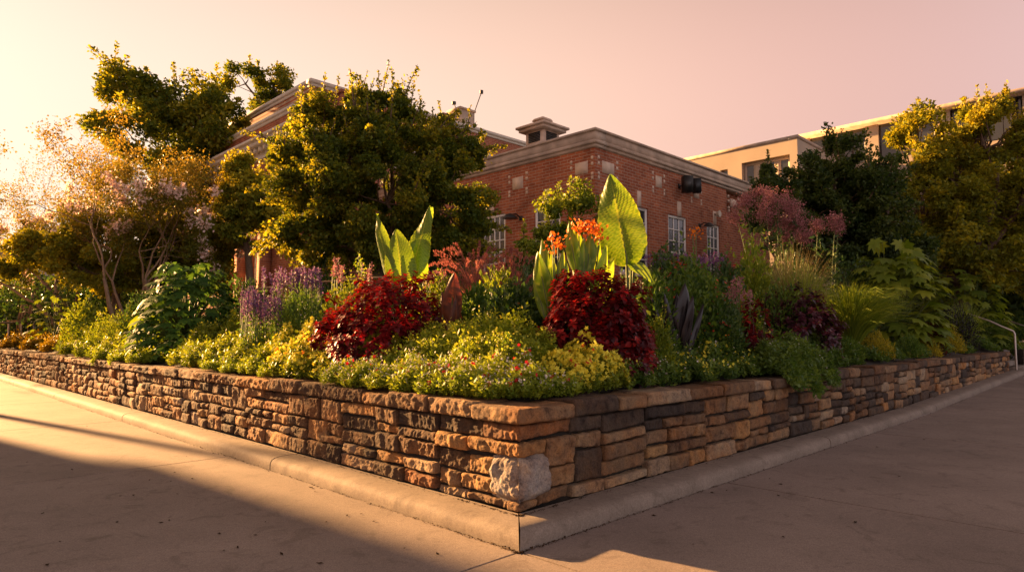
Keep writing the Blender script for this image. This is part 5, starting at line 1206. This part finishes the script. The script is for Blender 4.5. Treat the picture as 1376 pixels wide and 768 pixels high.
def spires(label, px, Y, spots, fm, name='flower_spikes', lfmat=M_GR, w=.03, cat='flowering plant', pl=None):
    """tall thin flower spikes: (px, top y, flowering length in px)"""
    Y = bedY(px, Y, .7); b = at(px, 420, Y); b[2] = soilw(b[0], b[1]); t = thing(name, label, cat, b); S_ = Acc(); F = Acc(); L_ = Acc()
    for (sx, sy, ln) in spots:
        yy = Y + rng.uniform(-.3, .3); q = at(sx, sy, yy); f0 = at(sx + rng.uniform(-3, 3), sy + ln, yy); g = np.array([f0[0] + rng.normal() * .03, yy, soilw(f0[0], yy)])
        tube(S_, [g, f0, q], [.006, .005, .003], 4, cap=False); n = int(12 + ln * 1.5); s_ = rng.random(n); p = q + (f0 - q) * s_[:, None] + rng.normal(size=(n, 3)) * (w * (.3 + .7 * s_))[:, None]
        leaves(F, T_LEAF, p, unit(rdir(n) + Z3 * .5), rdir(n), .030 * Y / 9 * rng.uniform(.7, 1.3, n), .75, rng.random(n))
        n = 16; s_ = rng.random(n); leaves(L_, T_LEAF, g + (f0 - g) * s_[:, None], unit(rdir(n) + Z3 * .3), rdir(n), .09 * rng.uniform(.6, 1.2, n), .28, rng.random(n))
    S_.build('stem', M_STEM, t); F.build('flower', fm, t); L_.build('foliage', lfmat, t); return t
R_ = random.Random(3)
spires('broad drift of purple salvia spikes at left in front of the brick piers', 390, 11.0, [(R_.uniform(352, 432), R_.uniform(356, 374), R_.uniform(14, 26)) for _ in range(46)], M_PF, w=.018)
spires('darker violet salvia spikes below the purple drift at left', 352, 9.8, [(R_.uniform(326, 382), R_.uniform(384, 412), R_.uniform(18, 34)) for _ in range(50)], M_PF, w=.018)
spires('pale lavender spikes left of the three upright leaves', 456, 10.0, [(R_.uniform(448, 464), R_.uniform(344, 362), R_.uniform(16, 26)) for _ in range(7)] + [(R_.uniform(484, 500), R_.uniform(352, 366), 16) for _ in range(4)], M_PK)
spires('yellow-green flower spike between the lavender spikes and the upright leaves', 482, 9.6, [(482, 340, 32), (480, 352, 24), (485, 350, 24)], M_LIME_L, w=.05)
spires('dark blue-violet flowers in front of the right windows of the brick building', 915, 11.0, [(R_.uniform(868, 975), R_.uniform(338, 352), R_.uniform(10, 16)) for _ in range(60)], M_PF, lfmat=M_DG)
spires('small pinkish flower spikes right of the three upright leaves', 585, 9.4, [(R_.uniform(566, 604), R_.uniform(360, 372), 10) for _ in range(12)], M_PK)
spires('thin pink flower stems in front of the wooden rail at right', 985, 8.8, [(R_.uniform(962, 1010), R_.uniform(372, 396), 22) for _ in range(14)], M_PK)

def grass(label, px, Y, ytop, wpx, n, mat, width=.008, name='ornamental_grass', arch=.7, plume=None, plen=.25, base=None):
    Y = bedY(px, Y, .3 + wpx / 2 / FPX * Y * .6); x = at(px, ytop, Y); b = np.array([x[0], Y, soilw(x[0], Y)]); h = x[2] - b[2]; r = wpx / 2 / FPX * Y
    t = thing(name, label, 'grass', b); a = Acc(); pa = Acc()
    an = rng.random(n) * 2 * math.pi; ro = rng.random(n) ** .6; k = 7; s_ = np.linspace(0, 1, k)
    hh = h * rng.uniform(.55, 1.05, n) * (1 - .18 * ro); out_ = r * ro
    droop = arch * ro
    sx = np.cos(an), np.sin(an)
    H = hh[:, None] * (1.35 * s_[None] * (1 - droop[:, None] * .55 * s_[None] ** 1.6)); H = H / np.maximum(H.max(1, keepdims=True), 1e-6) * hh[:, None]
    O = out_[:, None] * (s_[None] ** 1.5) + .06 * r
    P = np.stack([b[0] + sx[0][:, None] * O, b[1] + sx[1][:, None] * O, b[2] + H], -1)
    P += rng.normal(size=(n, 1, 3)) * .015 * s_[None, :, None]
    sd_ = np.stack([-sx[1], sx[0], 0 * an], 1) * .8 + rng.normal(size=(n, 3)) * .4; sd_ = unit(sd_)
    wdt = width * (1 - s_ ** 2 * .9)[None, :, None]
    V = np.stack([P - sd_[:, None] * wdt, P + sd_[:, None] * wdt], 2).reshape(n, k * 2, 3)
    off = np.arange(n)[:, None, None] * (2 * k); q = np.array([(2 * i, 2 * i + 1, 2 * i + 3, 2 * i + 2) for i in range(k - 1)])[None]
    a.add(V.reshape(-1, 3), (q + off).reshape(-1, 4), np.repeat(np.clip(rng.normal(.5, .22, n), 0, 1), 2 * k)); a.build('blades', mat, t)
    if plume:
        sel = rng.choice(n, min(n, plume[1]), replace=False)
        for i in sel:
            tp = P[i, -1]; d = unit(P[i, -1] - P[i, -3]); m = 60; u = rng.random(m); pl_ = plen * rng.uniform(.7, 1.2)
            c = tp + d * (u * pl_)[:, None] - Z3 * (u ** 2 * pl_ * .5)[:, None] + rng.normal(size=(m, 3)) * .010
            leaves(pa, T_DIAM, c, unit(d + rdir(m) * .6), rdir(m), .035, .3, rng.random(m))
        pa.build('plumes', plume[0], t)
    return t
grass('pink-red fountain grass with arching plumes behind the bronze leaf', 640, 9.6, 338, 90, 420, M_PLUME, .004, plume=(M_PLUME, 90), plen=.34, arch=.9)
grass('smaller pinkish fountain grass left of the orange cannas', 692, 9.2, 345, 40, 160, M_PLUME, .004, plume=(M_PLUME, 34), plen=.25, arch=.6)
grass('large bright green fountain grass at right', 1140, 10.0, 376, 165, 2600, M_GRASS, .007, arch=1.0)
grass('small bright green grass tuft behind the dark shrub at far right', 1297, 15, 398, 62, 420, M_GRASS, .009, arch=.8)
grass('wispy pale grass with airy stems above the wooden rail at right', 1060, 11.5, 322, 120, 1400, M_STRAW, .0035, arch=.45)
grass('fine green grass mixed in the wispy stems at right', 1075, 11.0, 335, 110, 900, M_GRASS, .004, arch=.5)
grass('small tuft of straw-green blades above the long hedge of the left bed', 560, 10.5, 360, 40, 120, M_GRASS, .006, arch=.4)

def joepye(label, px, Y, heads, name='flowering_shrub'):
    Y = bedY(px, Y, .7); b = at(px, 420, Y); b[2] = soilw(b[0], b[1]); t = thing(name, label, 'flowering plant', b); F = Acc(); S_ = Acc(); L_ = Acc()
    for (hx, hy, rx, ry) in heads:
        F = Acc(); yy = Y + rng.uniform(-.3, .3); c = at(hx, hy, yy); s_ = Y / FPX; K = 14 + int(rx * ry / 22)
        cc_ = c + rdir(K) * np.array([rx * s_, rx * s_ * .8, ry * s_]) * rng.random(K)[:, None] ** .5
        idx = np.repeat(np.arange(K), 46); p = cc_[idx] + rng.normal(size=(len(idx), 3)) * .055
        leaves(F, T_DIAM, p, rdir(len(idx)), rdir(len(idx)), .028 * rng.uniform(.7, 1.3, len(idx)), .8, rng.random(len(idx))); F.build('flower_head', M_PK, t)
        g = b + (c - b) * .05; tube(S_, [b, (b + c) / 2 + rng.normal(size=3) * .05, c], [.012, .010, .006], 5, cap=False)
        for j in range(0, K, 3): tube(S_, [c - Z3 * ry * s_ * .8, cc_[j]], [.005, .003], 4, cap=False)
        n = 46; u = rng.random(n); leaves(L_, T_LEAF, b + (c - b) * (.15 + .8 * u)[:, None] + rng.normal(size=(n, 3)) * .05, unit(rdir(n) + Z3 * .1), rdir(n), .17 * rng.uniform(.6, 1.2, n), .36, rng.random(n))
    S_.build('stem', M_STEM, t); L_.build('foliage', M_DG, t); return t
joepye('tall shrub with cloudy dusty pink flower heads at the far corner of the brick building', 1040, 13.5, [(1018, 262, 16, 10), (1045, 268, 24, 14), (1068, 285, 22, 16), (1030, 285, 20, 14), (1072, 302, 16, 14), (1050, 300, 18, 16), (1000, 272, 12, 10), (990, 292, 12, 8), (1080, 318, 10, 8), (1060, 320, 14, 10)])
joepye('tall stem with a rounded pink flower head right of the cloudy pink shrub', 1120, 12.6, [(1122, 298, 9, 9), (1126, 306, 8, 6)])
joepye('shorter stem with a small pink flower head beside the cloudy pink shrub', 1098, 12.6, [(1099, 303, 7, 6)])

mound('lime_shrub', 'tall bright lime-yellow leafy shrub left of the wispy grass', 'shrub', 1010, 11.4, 306, 46, M_LIME_L, .10, 1700, T_LEAF, .45, inner=.3, up=.9, spikes=16)
mound('lime_shrub', 'yellow-green leafy shrub under the pink fountain grass', 'shrub', 668, 8.6, 362, 60, M_YG, .075, 1500, T_LEAF, .5, inner=.4, spikes=10)
mound('green_shrub', 'deep green leafy shrub left of the large domed crimson bush', 'shrub', 690, 7.6, 388, 90, M_DG, .085, 2600, T_LEAF, .5, inner=.5, spikes=14, flowers=[(M_OF, 6, .03, 1)])
mound('green_shrub', 'green leafy shrub behind the bronze canna leaf', 'shrub', 640, 8.2, 380, 70, M_GR, .075, 1900, T_LEAF, .5, spikes=12)
mound('green_shrub', 'grey-green feathery shrub right of the violet salvia', 'shrub', 405, 9.4, 384, 70, M_GR, .05, 3200, T_LEAF, .4, spikes=16, flowers=[(M_WF, 20, .02, 1)])
mound('flowering_shrub', 'yellow-green shrub with small yellow and orange blooms behind the small red coleus', 'shrub', 470, 9.0, 376, 90, M_YG, .055, 3000, T_LEAF, .5, spikes=20, flowers=[(M_YF, 110, .028, 1), (M_OF, 24, .04, 3)])
mound('flowering_shrub', 'yellow-green shrub behind the top of the wide crimson bush', 'shrub', 590, 9.2, 372, 80, M_YG, .055, 2500, T_LEAF, .5, spikes=18, flowers=[(M_YF, 60, .026, 1)])
mound('rose_bush', 'green bush dotted with red roses behind the near-black leaves', 'shrub', 930, 8.6, 352, 110, M_GR, .07, 3400, T_LEAF6, .6, spikes=20, flowers=[(M_RF, 130, .058, 7)])
mound('rose_bush', 'red-flowered bush at the foot of the far brick building window', 'shrub', 895, 10.4, 336, 70, M_DG, .07, 2000, T_LEAF6, .6, spikes=12, flowers=[(M_RF, 90, .065, 7)])
mound('rose_bush', 'smaller red-flowered bush left of the lime shrub', 'shrub', 972, 10.0, 346, 60, M_DG, .07, 1800, T_LEAF6, .6, spikes=12, flowers=[(M_RF, 90, .06, 7)])
mound('green_shrub', 'leafy green filler shrub right of the giant ribbed leaf stalk', 'shrub', 880, 7.9, 362, 60, M_GR, .08, 1500, T_LEAF, .5, spikes=10)
mound('lime_shrub', 'soft yellow-green mound at the right foot of the large domed crimson bush', 'shrub', 878, 6.6, 428, 54, M_YG, .05, 2400, T_LEAF, .45, spikes=16)
mound('green_shrub', 'dark filler shrub between the near-black leaves and the maroon coleus', 'shrub', 965, 7.7, 398, 80, M_DG, .06, 2600, T_LEAF, .5, spikes=14, flowers=[(M_RF, 20, .035, 4), (M_OF, 12, .03, 2)])
mound('green_shrub', 'leafy mid green shrub just behind the dark maroon coleus', 'shrub', 1040, 10.4, 381, 90, M_GR, .06, 2800, T_LEAF, .45, spikes=22)
mound('flowering_shrub', 'loose shrub with tiny orange and red blooms left of the maroon coleus', 'shrub', 990, 9.6, 384, 60, M_YG, .05, 1900, T_LEAF, .45, spikes=22, flowers=[(M_OF, 60, .03, 2), (M_RF, 30, .03, 3)])
mound('golden_shrub', 'rounded golden shrub below the bright green fountain grass', 'shrub', 1168, 10.1, 445, 60, M_GOLDB, .045, 2600, T_LEAF, .4, spikes=24, up=.8)
mound('green_shrub', 'small mid green mound left of the rounded golden shrub', 'shrub', 1132, 9.6, 450, 50, M_GR, .045, 2200, T_LEAF, .4, spikes=16, flowers=[(M_WF, 16, .02, 1)])
mound('golden_shrub', 'larger golden ball shrub in the row near the right end of the wall', 'shrub', 1268, 13.0, 440, 48, M_GOLDB, .055, 2200, T_LEAF, .4, spikes=24, up=.8)
mound('golden_shrub', 'smaller golden ball shrub left of the larger one at right', 'shrub', 1245, 12.2, 453, 32, M_GOLDB, .05, 1400, T_LEAF, .4, spikes=14, up=.8)
mound('green_shrub', 'small green mound with red tips left of the golden balls', 'shrub', 1220, 12.0, 450, 34, M_GR, .05, 1500, T_LEAF, .4, spikes=14, flowers=[(M_RF, 30, .04, 6)])
mound('golden_shrub', 'rusty orange shrub behind the golden balls', 'shrub', 1250, 13.6, 430, 34, M_BRONZE, .055, 1200, T_LEAF, .4, spikes=12)
mound('dark_shrub', 'nearly black rounded conifer near the right end of the bed', 'shrub', 1286, 14.4, 412, 50, M_DKLEAF, .05, 3400, T_LEAF, .4, spikes=20)
mound('green_shrub', 'feathery green mound falling toward the handrail', 'shrub', 1326, 15.6, 424, 56, M_GR, .06, 3400, T_LEAF, .4, spikes=20, flowers=[(M_WF, 12, .03, 1)])
mound('flowering_shrub', 'dim shrub with reddish and yellow flecks beyond the handrail', 'shrub', 1362, 24, 420, 60, M_GR, .08, 2400, T_LEAF, .5, flowers=[(M_OF, 60, .06, 4), (M_YF, 30, .05, 3)])
mound('green_shrub', 'yellow-green shrub under the first flowering tree trunk', 'shrub', 118, 14.0, 404, 60, M_YG, .08, 2200, T_LEAF6, .6, spikes=12)
mound('green_shrub', 'pale feathery shrub with buff seed heads left of the big lobed plant', 'shrub', 160, 12.4, 418, 80, M_YG, .055, 3400, T_LEAF, .4, spikes=40, flowers=[(M_STRAW, 120, .03, 1)])
mound('green_shrub', 'dark green shrub behind the trunk of the second flowering tree', 'shrub', 200, 15.4, 392, 70, M_DG, .08, 2600, T_LEAF, .5)
mound('green_shrub', 'small sunlit shrub at the far left edge of the garden', 'shrub', 12, 21, 424, 60, M_YG, .09, 1800, T_LEAF, .5)
mound('flowering_shrub', 'small red flower clump in the yellow-green cover at left', 'flowering plant', 96, 12.9, 452, 22, M_YG, .05, 500, T_LEAF, .5, flowers=[(M_RF, 70, .035, 7)], stems=False)
mound('flowering_shrub', 'small crimson flower tuft at the right foot of the central crimson bush', 'flowering plant', 880, 5.95, 474, 26, M_GR, .04, 500, T_LEAF, .5, flowers=[(M_RF, 40, .026, 6)], stems=False)
mound('green_shrub', 'dark green bush below the large leafy tree at the left of the rail', 'shrub', 445, 13.0, 345, 90, M_DG, .09, 2600, T_LEAF, .5)
mound('green_shrub', 'dark green bush under the right side of the large leafy tree', 'shrub', 600, 12.6, 335, 100, M_DG, .09, 2800, T_LEAF, .5)
mound('green_shrub', 'low dark bush at the foot of the left brick wall', 'shrub', 705, 14.5, 340, 100, M_DG, .09, 2600, T_LEAF, .5)
mound('green_shrub', 'low dark bush against the right brick wall beneath the windows', 'shrub', 905, 15.5, 336, 110, M_DG, .09, 2600, T_LEAF, .5)
mound('green_shrub', 'dark bush under the cloudy pink shrub', 'shrub', 1060, 13.0, 330, 110, M_DG, .09, 2800, T_LEAF, .5)
mound('green_shrub', 'broad dark bush beneath the pointed dark tree', 'shrub', 1150, 16.5, 340, 130, M_DG, .10, 3000, T_LEAF, .5)
mound('green_shrub', 'dark bush at the foot of the purple drift by the brick piers', 'shrub', 330, 13.6, 372, 80, M_DG, .08, 2200, T_LEAF, .5)

# ------------------------------------------------------------------ fallen leaves on the pavement
LIT = [(38, 620), (98, 631), (55, 690), (160, 666), (180, 664), (200, 645), (233, 634), (228, 646), (240, 663), (260, 642), (157, 700), (220, 701), (228, 699), (292, 716), (303, 738), (346, 718), (435, 756), (421, 655), (422, 660), (463, 663), (466, 693), (484, 690), (356, 700), (64, 757), (82, 727), (320, 736), (250, 613), (288, 608), (118, 572), (124, 551), (975, 658), (954, 661), (1048, 666), (1100, 669), (1052, 650), (1035, 643), (875, 692), (1180, 600), (1210, 640), (1240, 590), (1290, 536), (1330, 522), (1050, 720), (1150, 700), (930, 730), (500, 700), (545, 735), (440, 700), (590, 745), (380, 745)]
proto = None; lr = random.Random(9)
for i, (px, py) in enumerate(LIT):
    d = ray(px, py); tt = -(EYE - .004) / d[2]; p = np.array([0, 0, EYE]) + d * tt
    if proto is None:
        a = Acc(); v = np.array([(0, 0, .002), (.010, .02, .010), (.014, .04, .006), (0, .065, .014), (-.012, .04, .004), (-.012, .02, .012), (0, .035, .001)])
        a.add(v, [(0, 1, 2, 6), (6, 2, 3), (0, 6, 4, 5), (6, 3, 4)], .3); o = a.build('fallen_leaf', M_LITTER); proto = o
        tag(o, 'small dark curled dead leaf lying on the pavement', 'leaf', 'dead leaves scattered on the pavement')
    else: o = proto.copy(); COL.objects.link(o)
    o.location = (p[0], p[1], .003 + ground_rise(*to_ab(p[0], p[1]))); o.rotation_euler = (0, 0, lr.uniform(0, 6.3)); s_ = lr.uniform(.35, .85); o.scale = (s_, s_, s_)

# grit and dead bits caught along the foot of the kerb and the wall
a = Acc(); n = 2600
for (o_, wd, m) in ((KO + .012, .012, 1500), (.02, .015, 1100)):
    t_ = rng.random(m) ** 2 * 14 - o_; side_ = rng.random(m) < .5; off = o_ + np.abs(rng.normal(size=m)) * wd
    A = np.where(side_, -off, t_); B = np.where(side_, t_, -off); z = .004 if o_ > .1 else .131
    P = np.stack([C0[0] + A * Rr[0] + B * Lr[0], C0[1] + A * Rr[1] + B * Lr[1], np.full(m, z)], 1); P[:, 2] += np.where(~side_ & (A > 10), .018 * (A - 10), 0)
    leaves(a, T_LEAF, P, rdir(m) * [1, 1, .3], Z3 + rdir(m) * .4, rng.uniform(.006, .022, m), .7, rng.random(m))
tag(a.build('grit', M_LITTER), 'dark grit and dead bits along the foot of the kerb', 'grit', kind='stuff')
